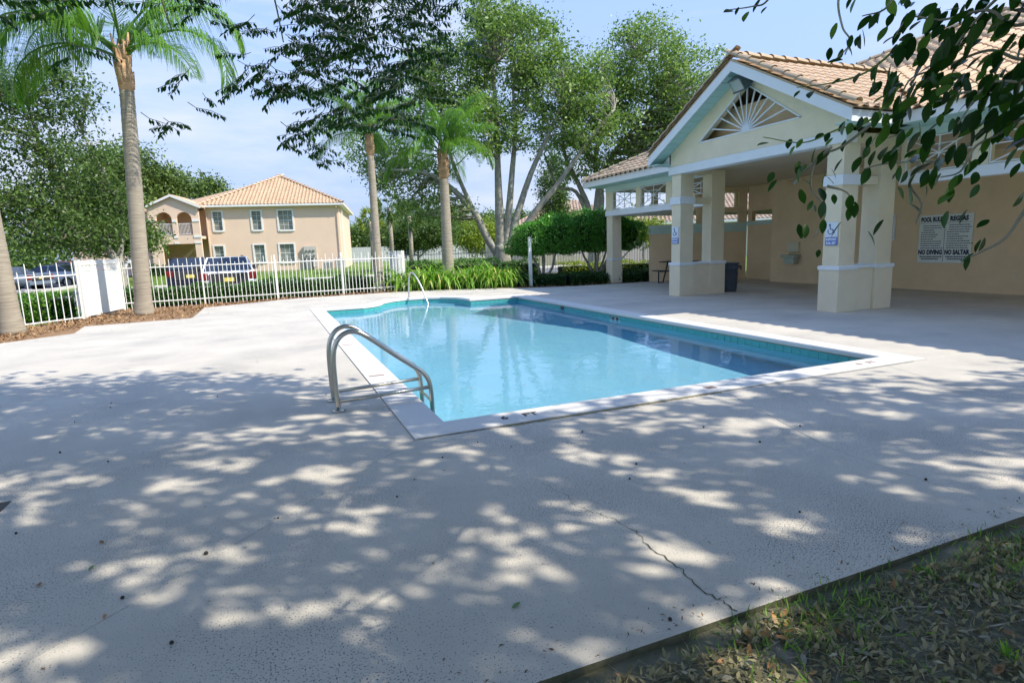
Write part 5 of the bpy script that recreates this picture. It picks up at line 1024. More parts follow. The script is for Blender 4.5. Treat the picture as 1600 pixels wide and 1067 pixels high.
for j in range(3):
    for i, (x, y) in enumerate(row):
        if j == 2 and i % 2: continue
        o = strap((x+.12*j+rr.uniform(-.12, .12), y+.48*j+rr.uniform(-.1, .1), -.04), ['front row strap leaved plant with arching bright green and yellowing blades at the bed edge', 'middle row strap leaved plant with arching green blades', 'back row strap leaved plant against the low hedge'][j], k)
        o['group'] = ['strap leaved plants in the front row', 'strap leaved plants in the middle row', 'strap leaved plants in the back row'][j]
        s_ = rr.uniform(1.45, 1.9); link('leaf_clump', sm[k % 5], o, (0, 0, 0), (0, 0, rr.uniform(0, 6)), (s_, s_, s_*1.25)); k += 1
# mulch chips along the left bed
g = np.random.default_rng(60); n_ = 5200; t = g.uniform(0, 1, n_); Pm = []
bedL = [(-8.4, 10.9, -9.0, 12.4), (-7.3, 11.3, -8.2, 13.4), (-4.75, 13.95, -5.9, 16.3), (-4.0, 16.15, -4.6, 17.9), (-1.85, 16.4, -3.95, 20.5), (-1.8, 19.3, -1.8, 20.75), (.8, 20.72, .8, 20.95), (4.2, 20.95, 4.3, 21.2)]
for i in range(n_):
    k = g.integers(0, len(bedL)-1); a, b_ = bedL[k], bedL[k+1]; u = g.uniform(); v = g.uniform(); Pm.append([(a[0]*(1-u)+b_[0]*u)*(1-v)+(a[2]*(1-u)+b_[2]*u)*v, (a[1]*(1-u)+b_[1]*u)*(1-v)+(a[3]*(1-u)+b_[3]*u)*v, -.02+g.uniform(-.01, .02)])
leaves('mulch_chips', np.array(Pm), .09, LM('mulch_chip', (.18, .10, .05), (.52, .34, .18), .05, .9), 61, None, .4, 1.2, kind='stuff')
def seg_pts(g, n, segs):
    k = g.integers(0, len(segs), n); s_ = np.array(segs, float)[k]; u = g.uniform(0, 1, (n, 1)); v = g.uniform(0, 1, (n, 1)); return (s_[:, 0:2]*(1-u)+s_[:, 2:4]*u)*(1-v)+(s_[:, 4:6]*(1-u)+s_[:, 6:8]*u)*v
g = np.random.default_rng(62); Pq = seg_pts(g, 1500, [(4.6, 20.9, 7.2, 19.95, 4.7, 21.3, 7.4, 20.3), (7.2, 19.95, 8.6, 18.95, 7.4, 20.3, 8.9, 19.4), (8.6, 18.95, 13, 18.25, 8.8, 19.3, 13, 18.7)])
leaves('bed_litter', np.column_stack([Pq, -.03+g.uniform(0, .02, len(Pq))]), .08, LM('litter', (.16, .08, .04), (.45, .28, .14), .05, .9), 63, None, .4, 1.2, kind='stuff')
# lawn grass, sparse tufts where the lawn shows
g = np.random.default_rng(64); n_ = 26000; xy = np.column_stack([g.uniform(-9, 26, n_), g.uniform(36, 56, n_)]); leaves('lawn_grass', np.column_stack([xy, np.full(n_, -.1)]), .16, LM('grass_blade', (.10, .20, .02), (.28, .40, .07), .3, .6), 65, None, .12, 0, -3, kind='stuff')
TW= [[[1.58,0.76,1.86],[1.55,0.82,1.86],[1.52,0.87,1.89],[1.48,0.94,1.87],[1.44,0.99,1.85],[1.43,1.01,1.76]],[[1.53,0.74,1.93],[1.5,0.81,1.92],[1.47,0.85,1.96],[1.43,0.92,1.96],[1.4,0.97,1.98],[1.38,0.99,1.94]],[[1.49,0.71,1.76],[1.46,0.77,1.76],[1.42,0.84,1.79],[1.39,0.89,1.78],[1.37,0.92,1.8]],[[1.54,0.73,1.71],[1.51,0.78,1.73],[1.49,0.82,1.7],[1.47,0.85,1.68],[1.46,0.87,1.63],[1.44,0.9,1.62]],[[1.64,1.32,2.27],[1.62,1.34,2.18],[1.63,1.33,2.1],[1.64,1.31,2.05],[1.61,1.35,2.0]],[[1.66,0.92,1.76],[1.62,0.99,1.68],[1.58,1.05,1.68],[1.54,1.11,1.68],[1.51,1.15,1.67]],[[1.55,1.02,1.67],[1.53,1.03,1.62],[1.55,1.01,1.57],[1.55,1.02,1.52]],[[1.89,1.31,2.09],[1.83,1.39,2.01],[1.77,1.47,1.99],[1.7,1.55,1.99]],[[1.89,1.32,1.96],[1.84,1.38,1.86],[1.78,1.45,1.84],[1.72,1.53,1.81],[1.63,1.62,1.84]],[[1.61,1.19,1.81],[1.56,1.25,1.75],[1.52,1.3,1.72],[1.51,1.31,1.64],[1.54,1.28,1.57],[1.52,1.3,1.49]],[[1.54,1.27,1.75],[1.49,1.33,1.68],[1.47,1.35,1.66]],[[1.54,1.28,1.64],[1.57,1.24,1.62],[1.58,1.22,1.58]],[[1.54,0.72,1.58],[1.52,0.76,1.55],[1.5,0.79,1.48],[1.49,0.83,1.45],[1.47,0.86,1.43]],[[1.46,0.66,1.63],[1.43,0.71,1.59],[1.42,0.73,1.56]],[[1.44,0.7,1.85],[1.42,0.74,1.79],[1.39,0.79,1.79],[1.37,0.83,1.72]],[[1.63,1.16,2.19],[1.61,1.18,2.1],[1.58,1.23,2.09]],[[1.67,1.58,2.39],[1.63,1.62,2.28],[1.6,1.66,2.27],[1.54,1.71,2.27]],[[1.51,0.79,2.01],[1.48,0.84,1.98],[1.45,0.89,1.91],[1.44,0.9,1.87]]]
HF= [[0.48,5.24,3.19],[0.79,4.65,2.98],[0.22,5.06,2.9],[0.47,5.43,2.89],[1.25,5.61,3.43],[0.45,6.15,3.39],[0.86,5.74,3.22],[0.31,5.66,3.13],[0.68,6.12,3.92],[0.85,6.12,3.34],[0.99,5.22,2.94],[1.32,6.14,3.64],[1.11,4.72,3.39],[0.44,5.37,2.9],[0.96,5.43,3.48],[0.7,5.61,3.48],[0.93,5.75,3.09],[1.49,6.21,3.29],[1.14,6.04,3.84],[1.35,5.46,3.04],[1.18,5.98,3.78],[0.77,4.65,3.2],[1.03,4.65,2.74],[1.02,4.76,3.18],[0.62,6.14,3.29],[0.24,4.67,2.94],[1.2,6.07,3.7],[1.58,6.2,3.63],[0.63,5.64,3.7],[0.29,5.33,3.45],[0.81,4.61,3.28],[1.42,6.16,3.78],[1.25,5.28,3.4],[0.84,5.61,3.26],[0.99,6.21,3.47],[0.87,5.83,3.5],[0.6,6.33,3.76],[0.69,4.57,2.99],[0.59,4.6,2.97],[0.8,4.64,2.97],[1.01,5.73,3.46],[0.67,5.89,3.27],[0.32,5.81,3.74],[1.33,5.26,3.5],[0.88,5.18,3.37],[0.62,5.64,3.47],[0.64,5.96,3.57],[0.29,5.92,3.36],[0.67,6.01,3.72],[0.52,5.36,3.5],[0.99,5.08,3.51],[0.58,5.36,3.01],[1.16,5.07,3.48],[0.94,5.33,2.99],[0.52,5.53,3.61],[0.48,6.09,3.23],[0.51,6.03,3.66],[0.9,5.14,3.0],[0.44,6.01,3.64],[0.54,5.32,3.37],[0.82,6.2,3.64],[0.51,6.28,3.99],[1.15,5.26,2.54],[1.13,4.87,2.48],[1.12,5.68,2.67],[0.84,5.15,2.75],[0.67,5.62,2.93],[0.58,4.65,2.45],[1.37,6.11,2.83],[1.23,5.5,2.62],[0.4,4.89,2.51],[0.7,5.5,2.68],[0.81,5.64,2.61],[0.83,6.1,2.98],[0.8,5.17,2.58],[0.67,6.03,2.84],[0.66,6.22,2.78],[0.94,4.52,2.44],[0.82,4.62,2.44],[0.68,5.51,2.83],[0.87,5.93,2.86],[0.41,4.81,2.72],[0.65,6.32,3.1],[1.18,5.38,2.9],[-0.32,5.22,3.37],[-0.06,5.25,3.32],[-0.39,4.81,3.21],[-0.14,5.28,3.28],[-0.51,5.25,3.41],[-0.1,5.28,3.26],[0.07,5.38,3.37],[-0.32,5.86,3.54],[-0.26,5.42,3.32],[-0.43,5.84,3.51],[-0.53,5.34,3.36],[0.13,5.27,3.23],[0.15,5.07,3.21],[-0.23,6.06,3.77],[-0.06,6.03,3.48],[-0.05,5.61,3.4],[-1.19,4.45,2.96],[-1.19,4.53,2.95],[-1.59,5.98,3.59],[-1.49,5.93,3.6],[-1.49,5.62,3.28],[-0.8,5.59,3.32],[-0.86,5.92,3.67],[-0.94,4.7,3.05],[-0.74,4.65,3.01],[-1.37,5.93,3.48],[-0.48,5.03,2.89],[-0.43,5.29,2.49],[-0.47,5.21,2.77],[-0.45,5.48,3.1],[-0.31,5.94,2.94],[-0.65,5.93,2.66],[-0.4,5.46,2.73],[-0.4,4.85,2.3],[-0.71,6.21,2.66],[0.43,5.88,2.5],[0.23,4.95,2.39],[0.4,5.0,2.39],[0.44,5.11,2.19],[0.55,6.11,2.55],[0.4,4.98,2.41],[0.17,5.29,2.38],[1.33,5.01,3.4],[1.94,6.08,4.0],[1.52,5.23,3.36],[1.71,5.34,3.28],[1.71,5.9,3.52],[1.72,6.09,3.57],[1.41,4.82,3.42],[1.88,6.04,3.61],[1.53,4.7,3.38],[1.55,5.66,3.76],[1.55,4.82,3.06],[1.66,5.1,3.5],[0.33,4.76,3.12],[0.39,5.23,3.11],[0.22,4.61,2.62],[0.17,5.47,3.04],[0.12,6.32,3.12],[0.17,4.81,2.77],[0.11,4.8,2.67],[0.34,4.76,2.48],[0.49,5.97,3.26],[0.4,5.8,3.28],[0.27,5.07,2.62],[0.34,5.8,2.64],[0.29,5.48,3.34],[0.17,5.82,2.87],[-1.22,5.63,3.1],[-1.3,6.07,3.22],[-0.05,6.28,3.2],[-0.24,5.89,3.01],[-0.08,5.76,2.92],[1.16,4.78,2.94],[1.21,5.83,2.99],[1.26,5.09,2.8],[1.36,6.02,3.26],[1.02,4.94,2.88],[1.35,5.02,3.01],[1.38,5.83,3.11],[1.08,4.68,2.64],[1.07,4.68,3.02],[1.28,4.76,2.73]]
CAN_N, CAN_T = 2500, .22
# ------------------------------------------------------------------ the shade tree over the camera
def f1(a): return np.array(a)
poly = [(-11, 13), (-5.5, 10.6), (-3.21, 9.1), (-2.13, 8.78), (-.59, 7.63), (.45, 6.94), (1.18, 5.32), (2.08, 4.82), (4.24, 4.55), (5.44, 4.34), (5.84, 3.61), (7.4, 3.3), (12.5, 2.6), (13, -5), (-11, -5)]
st_ = empty('shade_tree', (5.6, -3.4, -.1), 'broad leaved tree at the right whose branches hang into the top of the picture', 'tree')
g = np.random.default_rng(901); rr = random.Random(901)
ph = g.uniform(0, 6.28, 12)
def gapn(x, y): return (np.sin(x*1.9+ph[0]+1.1*np.sin(y*1.3+ph[1]))+np.sin(y*2.3+ph[2]+1.3*np.sin(x*1.1+ph[3]))+.7*np.sin(x*3.7-y*2.9+ph[4])+.7*np.sin(x*2.6+y*4.3+ph[5]))/3.4
HOLE = [[-1.0,3.34],[-0.79,3.33],[-0.53,3.39],[-0.92,3.08],[-1.04,2.93],[-0.74,2.61],[-0.61,2.94],[-0.33,3.01],[-0.15,3.02],[-0.02,3.03],[-0.53,2.53],[0.26,2.58],[0.36,2.5],[0.17,2.54],[-0.07,2.68],[0.03,3.0],[1.03,3.9],[1.17,3.62],[1.45,3.98],[1.66,3.43],[1.73,3.21],[1.49,3.27],[1.63,2.98],[1.38,2.56],[1.2,2.5],[1.93,2.22],[2.13,2.08],[1.83,2.06],[2.35,2.08],[2.33,1.88],[1.49,1.95],[1.82,1.8],[0.74,1.77],[0.37,1.94],[-0.39,2.23],[0.04,3.23],[0.12,2.38],[0.62,2.46],[-0.57,2.84],[-1.64,5.01],[-1.43,4.65],[-0.66,4.57],[-1.48,4.45],[-0.97,3.99],[-0.37,3.84],[0.12,4.04],[0.46,3.99],[-0.01,3.81],[0.67,3.17],[1.01,2.74],[0.71,2.67],[0.72,2.3],[1.47,2.11],[1.52,2.42],[2.22,2.79],[2.37,2.41],[3.03,2.37],[3.47,2.37],[4.13,2.56],[3.91,2.83],[3.67,3.12],[3.23,3.19],[2.27,3.88],[2.41,3.47],[0.65,5.37],[0.1,5.45],[-0.35,5.11],[-1.13,6.36],[-1.91,7.05],[-2.24,6.74],[0.38,4.9],[0.73,4.53],[-0.51,4.7],[0.72,3.56],[1.14,1.81],[1.79,1.73],[3.23,1.98],[4.95,2.79],[-0.12,2.59],[-0.34,2.48]]
cxy = []
while len(cxy) < CAN_N:
    x, y = g.uniform(-9.5, 9), g.uniform(-2.5, 12.3)
    if not inpoly(x, y, poly): continue
    cxy.append((x, y))
cxy = np.array(cxy); hgt = g.uniform(4.6, 7.4, len(cxy)); tips = np.column_stack([cxy[:, 0]+.79*hgt, cxy[:, 1]-.64*hgt, hgt])  # clumps set up-sun so the crown's outline follows the wanted shade
Mi = np.array(cam.matrix_world.inverted())
def inframe(P, mx_=1.08):
    q = np.column_stack([P, np.ones(len(P))]) @ Mi.T; z = -q[:, 2]; return (z > 0) & (np.abs(q[:, 0]) < z*.872*mx_) & (np.abs(q[:, 1]) < z*.5815*mx_)
tips = tips[~inframe(tips, 1.16)]
MB().tube(arcpts([(5.6, -3.4, -.2), (5.6, -3.4, .4), (5.5, -3.3, 1.8), (5.3, -3.1, 3.0)], 4), np.interp(np.linspace(0, 1, 13), [0, .2, 1], [.5, .34, .27]).tolist(), 14).build('trunk', m_bark, st_, True)
lims = [[(5.3, -3.1, 2.9), (4.5, -2.0, 4.6), (3.4, -.4, 5.8), (2.4, 1.6, 6.6), (1.4, 4.0, 6.6)], [(5.3, -3.1, 2.9), (6.2, -2.2, 4.8), (7.6, -1.6, 6.0), (9.0, -1.5, 6.8)], [(5.3, -3.1, 2.9), (3.9, -3.2, 5.0), (1.5, -2.6, 6.4), (-1.5, -1.8, 7.2), (-4, -.5, 7.4)], [(5.3, -3.1, 2.9), (5.6, -4.6, 5.0), (6.4, -6.6, 6.5), (8, -8, 7)], [(3.4, -.4, 5.8), (1.2, .8, 6.6), (-1.0, 2.4, 7.0), (-2.6, 4.4, 7.4)], [(6.2, -2.2, 4.8), (6.4, -.2, 6.0), (6.8, 1.0, 6.9)], [(7.6, -1.6, 6.0), (10, -4, 7), (13, -6, 7.4)], [(1.5, -2.6, 6.4), (-1, -5, 7), (-4, -6, 7.5)]]
LP = []
for q in lims:
    c = arcpts(q, 5); c = [p for p in c]; n_ = len(c); MB().tube(c, [.20-.16*i/(n_-1) for i in range(n_)], 8).build('limb', m_bark, st_, True); LP += c
A = np.array([tuple(p) for p in LP]); tw_ = MB(); C = []; tn_ = []
for t in tips:
    d = np.linalg.norm(A-t, axis=1); i = int(np.argmin(d))
    if g.uniform() < .35:
        q = wiggle(A[i], t, 3, .15, rr)
        if not inframe(np.array([tuple(p) for p in q]), 1.03).any(): tw_.tube(q, [.022, .018, .012, .006], 4, False)
    k = int(g.uniform(40, 90)); c = t+g.normal(0, 1, (k, 3))*np.array([.26, .26, .15])*g.uniform(.8, 1.3); C.append(c)
C = np.concatenate(C); C = C[~inframe(C, 1.05)]
# leaves cut away along the sun's path to shape light patches on the deck
gp = np.column_stack([C[:, 0]-.79*C[:, 2], C[:, 1]+.64*C[:, 2]]); keep = np.ones(len(C), bool); gh = np.random.default_rng(905)
cent = list(HOLE)+[[gh.uniform(-9, 9), gh.uniform(-2, 12)] for _ in range(1350)]+[[gh.uniform(1.5, 8.5), gh.uniform(1.7, 5)] for _ in range(200)]
for hx, hy in cent:
    if hy < 3.4 and gh.uniform() < .3: continue
    for _ in range(gh.integers(1, 5)):
        ox, oy = hx+gh.normal(0, .16), hy+gh.normal(0, .11); ra = gh.uniform(.05, .135); rb = ra*gh.uniform(.5, 1); an = gh.uniform(0, 3.14)
        dx = gp[:, 0]-ox; dy = gp[:, 1]-oy; u_ = dx*math.cos(an)+dy*math.sin(an); v_ = -dx*math.sin(an)+dy*math.cos(an)
        keep &= (u_/ra)**2+(v_/rb)**2 > 1
C = C[keep]
o = tw_.build('twigs', m_bark, st_, True); o['kind'] = 'stuff'
leaves('crown', C, .15, m_dkleaf, 902, st_, .55, .8, kind='stuff')
# foliage hanging into the top left of the picture
droop = [[(1.4, 4.0, 6.6), (1.3, 5.0, 5.4), (1.0, 5.4, 4.4), (.75, 5.45, 3.3)], [(2.4, 1.6, 6.6), (2.2, 4.4, 5.6), (1.6, 5.3, 4.4), (1.2, 5.4, 3.4)], [(1.4, 4.0, 6.6), (.5, 4.9, 5.4), (.2, 5.3, 4.3), (.3, 5.45, 3.2)], [(-1.0, 2.4, 7.0), (-.9, 4.6, 5.4), (-.7, 5.3, 4.2), (-.5, 5.45, 3.2)]]
for q in droop: c = arcpts(q, 5); n_ = len(c); MB().tube(c, [.03-.025*i/(n_-1) for i in range(n_)], 6).build('hanging_branch', m_bark, st_, True)
V_ = []; D_ = []; S_ = []; twh = MB(); rt = Vector((math.cos(yaw), -math.sin(yaw), 0)); dp = Vector((math.sin(yaw), math.cos(yaw), 0))
for x, y, z in HF:
    if x < .36 and rr.random() < .55: continue
    for k in range(rr.choice((2, 3, 3, 4))+(1 if x > .4 and z > 2.9 else 0)):
        p = Vector((x, y, z))+Vector((rr.gauss(0, .07), rr.gauss(0, .1), rr.gauss(0, .05))); s_ = -1 if rr.random() < .5 else 1
        d = (rt*s_*rr.uniform(.6, 1)+dp*rr.uniform(-.7, .7)+Vector((0, 0, rr.uniform(-.35, .12)))).normalized(); L_ = rr.uniform(.12, .30); n_ = int(L_/.023)
        twh.tube([p-d*L_*.25+Vector((0, 0, .03)), p, p+d*L_*.5, p+d*L_-Vector((0, 0, .03))], [.0035, .003, .0025, .0015], 4, False)
        sd_ = d.cross(Vector((0, 0, 1))).normalized()
        for i in range(n_):
            t = i/n_; q = p+d*L_*t-Vector((0, 0, .03*t*t))
            for e in (-1, 1):
                if rr.random() < .12: continue
                V_.append(tuple(q)); D_.append(tuple((sd_*e*rr.uniform(.35, .9)+d*rr.uniform(.1, .5)+Vector((0, 0, -rr.uniform(.5, 1.3)))).normalized()))
o = twh.build('hanging_twigs', m_bark, st_, True); o['kind'] = 'stuff'
leaves('hanging_foliage', np.array(V_), .052, m_near, 903, st_, .42, .2, kind='stuff', dirs=np.array(D_))
# sprays of larger leaves close to the camera, top right: leaf by leaf
lv = MB(); n_ = 5
for i in range(n_+1):
    t = i/n_; w_ = .5*.46*math.sin(math.pi*(t*.92+.06))**.8; z = -.10*t*t
    lv.v += [(t, -w_, z+.05*w_/.23), (t, 0, z), (t, w_, z+.05*w_/.23)]
for i in range(n_): a = i*3; lv.f += [(a, a+3, a+4, a+1), (a+1, a+4, a+5, a+2)]
me_l = []
for tone in (.15, .4, .6, .97):  # last tone colours leaves as if the sun caught them
    me_l.append(np_mesh('leaf', np.array(lv.v), np.array(lv.f), m_near, np.full(len(lv.v), tone), True))
cnt = 0; extraV = []; extraF = []; extraT = []
dense = {0: 10, 1: 10, 2: 10, 3: 8, 14: 9, 17: 6, 9: 3.0, 5: 2.4, 6: 2.4, 4: 2.2, 10: 1.8, 11: 1.8, 12: 1.5, 8: 1.2}
for ti, q in enumerate(TW):
    c = arcpts(q, 8); tb_ = MB().tube(c, [.0045-.003*i/(len(c)-1) for i in range(len(c))], 5).build('branchlet', m_stem if ti in (7, 8) else m_bark, st_, True)
    ln = sum((c[i+1]-c[i]).length for i in range(len(c)-1)); m_ = int(ln/.042*dense.get(ti, 1.0))
    for k in range(m_):
        t = (k+rr.uniform(.1, .9))/m_; f = t*(len(c)-1); i = min(len(c)-2, int(f)); p = c[i].lerp(c[i+1], f-i); d = (c[i+1]-c[i]).normalized()
        p = p+Vector((rr.gauss(0, .012), rr.gauss(0, .02), rr.gauss(0, .012)))*(min(3.2, dense.get(ti, 1)))
        side = (d.cross(Vector((0, 0, 1)))).normalized() if abs(d.z) < .95 else rt.copy()
        ax = (d*rr.uniform(.1, .7)+side*rr.choice((-1, 1))*rr.uniform(.2, .9)+Vector((0, 0, -rr.uniform(.1, .9)))).normalized(); sz = rr.uniform(.030, .058)
        upn = Vector((rr.gauss(0, .5), rr.gauss(0, .5), 1)); y_ = upn.cross(ax).normalized(); z_ = ax.cross(y_); m4 = Matrix((ax*sz, y_*sz, z_*sz)).transposed().to_4x4(); m4.translation = p-st_.location
        v = me_l[rr.choice((0, 0, 1, 1, 2, 2, 3) if rr.random() < .6 else (0, 1))]
        if cnt < 290 and (ti not in (0, 1, 2, 3, 14, 17) or k % 3 == 0):
            o = link('leaf', v, tb_); o.matrix_local = m4; cnt += 1
        else:
            b0 = len(extraV); tn2 = rr.choice((.1, .3, .5, .6, .95)); extraV += [tuple(m4 @ Vector(x)) for x in lv.v]; extraF += [tuple(b0+j for j in f_) for f_ in lv.f]; extraT += [tn2]*len(lv.v)
o = link('leaves', np_mesh('leaves', np.array(extraV), np.array(extraF), m_near, np.array(extraT), True), st_); o['kind'] = 'stuff'
for q in ([(6.8, 1.0, 6.9), (4.6, 1.9, 4.6), (2.6, 1.5, 3.0), (2.0, 1.2, 2.45)], [(6.8, 1.0, 6.9), (5, 1.2, 4.5), (3.2, .9, 3.0), (1.95, .98, 2.15)]):
    c = arcpts(q, 6); n_ = len(c); MB().tube(c, [.03-.025*i/(n_-1) for i in range(n_)], 6).build('hanging_branch', m_bark, st_, True)

# ------------------------------------------------------------------ fallen things
m_seed = M('fallen_fruit', (.035, .03, .025), .7, .3, 30)
sd_m = MB().lathe((0, 0, 0), [(.006, .0005), (.011, .005), (.012, .010), (.008, .017), (.003, .019)], 8).mesh('fruit', m_seed, True)
SEED = [[0.77, 3.65], [1.05, 3.96], [1.39, 4.16], [1.58, 3.94], [2.22, 3.99], [3.13, 3.63], [3.25, 3.16], [2.2, 3.21], [2.02, 3.02], [3.81, 3.3], [-0.07, 3.45], [-1.64, 7.18], [-1.6, 6.96], [-1.23, 5.06], [-1.64, 5.49], [-0.48, 2.46], [-0.73, 2.91], [1.36, 1.75], [3.6, 2.19], [2.58, 2.21], [-0.61, 6.89], [0.46, 6.37], [0.61, 3.43], [-1.43, 3.92]]
for k, (x, y) in enumerate(SEED):
    o = link('fallen_fruit', sd_m, None, (x, y, 0), (0, 0, k), rr.uniform(.4, .75)); setp(o, 'tiny dark fallen fruit lying on the pale pool deck', 'fallen fruit', 'dark fruits scattered on the deck')
o = link('fallen_fruit', sd_m, None, (-.42, 3.18, 0), (0, .3, 0), .95); setp(o, 'largest dark fallen fruit, left of the ladder on the shaded deck', 'fallen fruit')
def fleaf(name, x, y, z, sz, rz, mat, label, group=None, tilt=(0, 0), cat='fallen leaf'):
    me = bpy.data.meshes.get('fl_'+mat.name)
    if me is None:
        b = MB()
        for i in range(6):
            t = i/5; w_ = .5*.42*math.sin(math.pi*(t*.92+.05))**.8; zz = .10*(t-.5)**2; b.v += [(t-.5, -w_, zz+.25*w_), (t-.5, 0, zz), (t-.5, w_, zz+.2*w_)]
        for i in range(5): a = i*3; b.f += [(a, a+3, a+4, a+1), (a+1, a+4, a+5, a+2)]
        me = b.mesh('fl_'+mat.name, mat, True)
    o = link(name, me, None, (x, y, z), (tilt[0], tilt[1], rz), sz); return setp(o, label, cat, group)
m_lb = M('dry_leaf_brown', (.38, .20, .08), .7, .3, 12, col2=(.20, .10, .04)); m_lg = M('dry_leaf_grey', (.40, .38, .30), .8, .2, 12, col2=(.22, .20, .15)); m_lo = M('dry_leaf_orange', (.55, .30, .12), .7, .3, 12, col2=(.35, .17, .06)); m_lgr = M('green_leaf', (.10, .22, .04), .5, .3, 12)
for x, y, s_, mm, lb in ((.84, 2.1, .05, m_lgr, 'dark green leaf lying on the deck near the bottom edge of the slab'), (-.95, 3.57, .05, m_lb, 'small brown leaf in a sunlit patch on the left of the deck'), (-.77, 2.78, .035, m_lo, 'tiny orange leaf in a sunlit patch at the lower left of the deck'), (-.93, 3.28, .045, m_lgr, 'dark leaf on the lower left deck between sunlit patches'), (-1.12, 3.21, .04, m_lb, 'small curled leaf at the left edge of the deck')): fleaf('fallen_leaf', x, y, .006, s_, rr.uniform(0, 6), mm, lb)
for k, (x, y) in enumerate([(1.84, 4.9), (2.37, 5.16), (2.72, 6.28), (2.72, 5.59), (3.78, 6.94), (4.46, 7.05), (4.69, 6.63), (4.19, 5.87), (3.79, 6.46), (2.65, 6.71), (2.1, 6.46), (1.84, 6.8), (1.69, 5.54), (2.61, 5.08), (2.24, 9.8), (4.59, 5.55), (3.3, 8.3), (2.9, 11), (4.1, 9.4), (1.9, 7.9)]):
    fleaf('floating_leaf', x, y, -.146, rr.uniform(.025, .05), rr.uniform(0, 6), m_lb if k % 3 else m_lgr, 'tiny leaf floating on the pool water', 'leaves floating on the pool')
# leaf litter, twigs and weeds on the bare earth at the lower right
rg = np.random.default_rng(70); n_ = 17000; x = rg.uniform(.3, 5.2, n_); y = 1.62-np.abs(rg.normal(0, .75, n_))-.02
Zt = -.036+0.012*np.sin(x*3.1+y*1.7)*np.cos(y*4.3-x)+.006*np.sin(x*9+y*7)
leaves('leaf_litter', np.column_stack([x, y, Zt+rg.uniform(.002, .014, n_)]), .036, LM('litter_leaf', (.10, .10, .04), (.46, .40, .22), .05, .8, hue=(.75, .76, .64)), 71, None, .4, 1.6, kind='stuff')
tb_ = MB()
for k in range(1700):
    x = rr.uniform(.3, 5.0); y = 1.6-abs(rr.gauss(0, .7)); a = rr.gauss(-.35, .7)+math.pi*rr.randint(0, 1); L_ = rr.uniform(.04, .20); z = -.036+0.012*math.sin(x*3.1+y*1.7)*math.cos(y*4.3-x)+.006*math.sin(x*9+y*7)+.008
    d = Vector((math.cos(a), math.sin(a), 0)); p = Vector((x, y, z)); n2 = Vector((-d.y, d.x, 0)); tb_.tube([p, p+d*L_*.5+n2*rr.uniform(-.02, .02)+Vector((0, 0, rr.uniform(0, .014))), p+d*L_], [.0016, .0014, .0007], 3, False)
o = tb_.build('pine_straw', M('straw', (.40, .36, .24), .8, .3, 20, col2=(.20, .19, .13))); o['kind'] = 'stuff'
for k, (a, c, e) in enumerate([((2.35, 1.25, -.03), (2.72, 1.12, -.02), (3.05, 1.22, -.025)), ((2.55, 1.0, -.03), (3.0, .95, -.015), (3.6, .80, -.03)), ((1.95, 1.38, -.03), (2.25, 1.40, -.025), (2.55, 1.44, -.03)), ((2.7, .62, -.03), (2.72, .80, -.025), (2.68, .98, -.03))]):
    o = MB().tube(arcpts([a, (c[0], c[1]+.05, c[2]), ((c[0]+e[0])/2, (c[1]+e[1])/2-.02, c[2]), e], 5), .003, 6).build('dry_twig', M('twig_%d' % k, (.46, .42, .33), .85, .2, 20), None, True)
    setp(o, ['long pale twig curving over the litter at the lower right', 'longest pale twig reaching the right edge of the litter', 'thin pale twig lying parallel to the slab edge', 'short pale twig pointing to the bottom of the picture'][k], 'twig')
k = 0
while k < 110:
    x = rr.uniform(.8, 4.4); y = 1.60-abs(rr.gauss(0, .5))
    z = -.036+0.012*math.sin(x*3.1+y*1.7)*math.cos(y*4.3-x)+.006*math.sin(x*9+y*7)+.014
    mm = rr.choice((m_lb, m_lg, m_lg, m_lg, m_lo)); c_ = {'dry_leaf_brown': 'brown', 'dry_leaf_grey': 'grey', 'dry_leaf_orange': 'orange'}[mm.name]
    fleaf('fallen_leaf', x, y, z, rr.uniform(.035, .075), rr.uniform(0, 6.28), mm, 'dry %s leaf lying among the litter at the lower right' % c_, 'dry %s leaves on the bare earth' % c_, (rr.gauss(0, .3), rr.gauss(0, .3))); k += 1
for k, (x, y) in enumerate([(1.72, 1.60), (1.78, 1.56), (1.66, 1.55), (1.82, 1.61), (1.60, 1.58), (1.70, 1.50), (1.90, 1.57), (2.62, 1.61), (2.55, 1.60), (2.70, 1.58), (1.52, 1.54), (1.75, 1.52)]):
    fleaf('fallen_leaf', x, y, -.018, rr.uniform(.05, .085), rr.uniform(0, 6.28), m_lo if k % 2 else m_lb, 'larger orange brown leaf in the sunny cluster at the slab edge', 'orange brown leaves gathered where the crack meets the edge', (rr.gauss(0, .3), rr.gauss(0, .3)))
rg = np.random.default_rng(74); n_ = 9000; x = rg.uniform(.3, 5.2, n_); y = 1.68-np.abs(rg.normal(0, .7, n_)); gn = np.sin(x*4+1)+np.sin(y*6+x*2)+rg.normal(0, .6, n_) > .2; x, y = x[gn], y[gn]
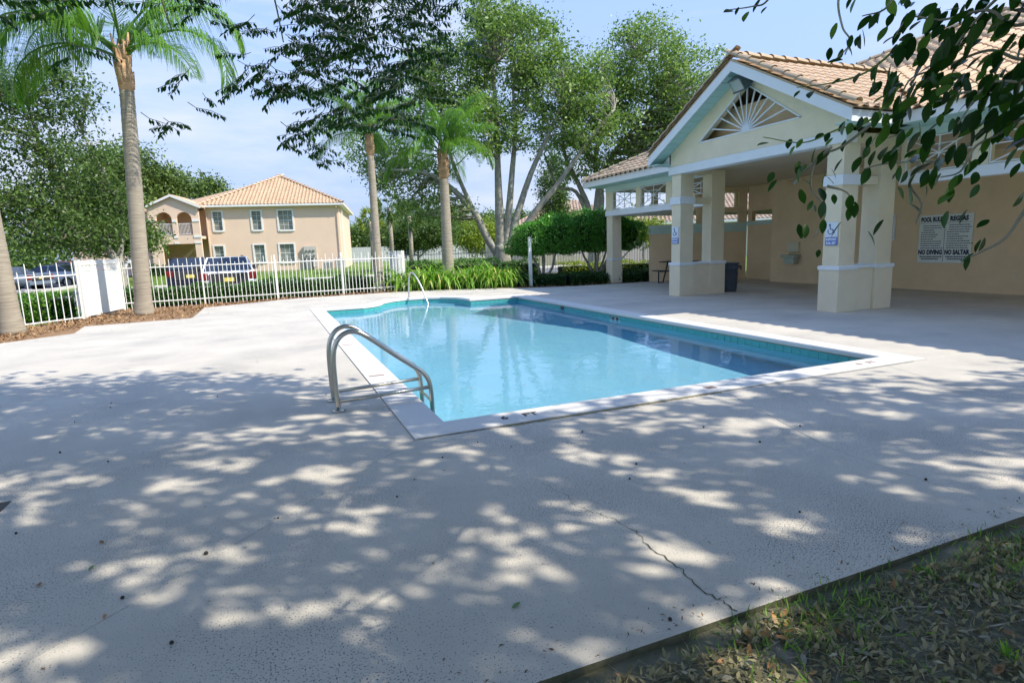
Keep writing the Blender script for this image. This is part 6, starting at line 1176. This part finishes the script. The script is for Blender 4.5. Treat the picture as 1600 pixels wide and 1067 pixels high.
leaves('sparse_grass', np.column_stack([x, y, np.full(len(x), -.035)]), .06, LM('ground_grass', (.06, .15, .02), (.28, .48, .08), .2, .6), 75, None, .10, 0, -1.1, kind='stuff')
g = np.random.default_rng(72)
for k, (x, y) in enumerate([(2.62, 1.56), (1.95, 1.05), (2.35, 1.10), (1.05, 1.35), (2.9, 1.2), (2.2, .9), (3.2, 1.35), (1.5, 1.15)]):
    r = empty('weed_tuft', (x, y, -.03), ['small green weed tuft against the slab edge, farthest to the right', 'green weed sprig in the bare earth below the crack', 'pale green weed among twigs in the middle of the litter', 'weed tuft nearest the bottom edge beside the slab', 'little weed right of the long pale twig', 'low weed sprig near the bottom of the picture', 'weed sprig near the slab at the right edge', 'dark little weed left in the sandy patch'][k], 'weed')
    m_ = 26; P = np.repeat(np.array([[x, y, -.033]]), m_, 0)+g.normal(0, .008, (m_, 3)); leaves('blades', P, .05, m_strap, 73+k, r, .14, 0, -1.6)
rg = np.random.default_rng(76); a1 = np.column_stack([rg.uniform(.3, 7, 260), 1.69+np.abs(rg.normal(0, .10, 260)), np.full(260, .002)]); q = seg_pts(rg, 420, [(4.3, 20.85, 7.2, 19.9, 4.2, 20.4, 7.0, 19.4), (7.2, 19.9, 8.6, 18.8, 7.0, 19.4, 8.2, 18.4), (8.6, 18.8, 12.5, 18.1, 8.2, 18.4, 12, 17.6), (-4.6, 13.7, -1.9, 16.15, -4.4, 13.5, -1.7, 15.9), (-1.75, 16.2, -1.7, 19.1, -1.5, 16.2, -1.4, 19.0)]); q = np.column_stack([q, np.full(len(q), .002)]); a3 = np.column_stack([rg.uniform(-3, 8, 120), rg.uniform(1.8, 9, 120), np.full(120, .002)]); a3 = a3[~((a3[:, 0] > .9) & (a3[:, 0] < 7.2) & (a3[:, 1] > 4.4))]
leaves('leaf_debris', np.concatenate([a1, q, a3]), .022, LM('debris', (.08, .05, .03), (.34, .24, .13), .05, .9), 77, None, .35, 2.5, kind='stuff')
# dark drain recess at the far left of the deck
dr = MB().box(-1.82, -1.635, 4.30, 4.50, .0008, .0035); o = dr.build('drain_cover', m_blk); setp(o, 'dark square drain cover at the left edge of the deck', 'drain cover');
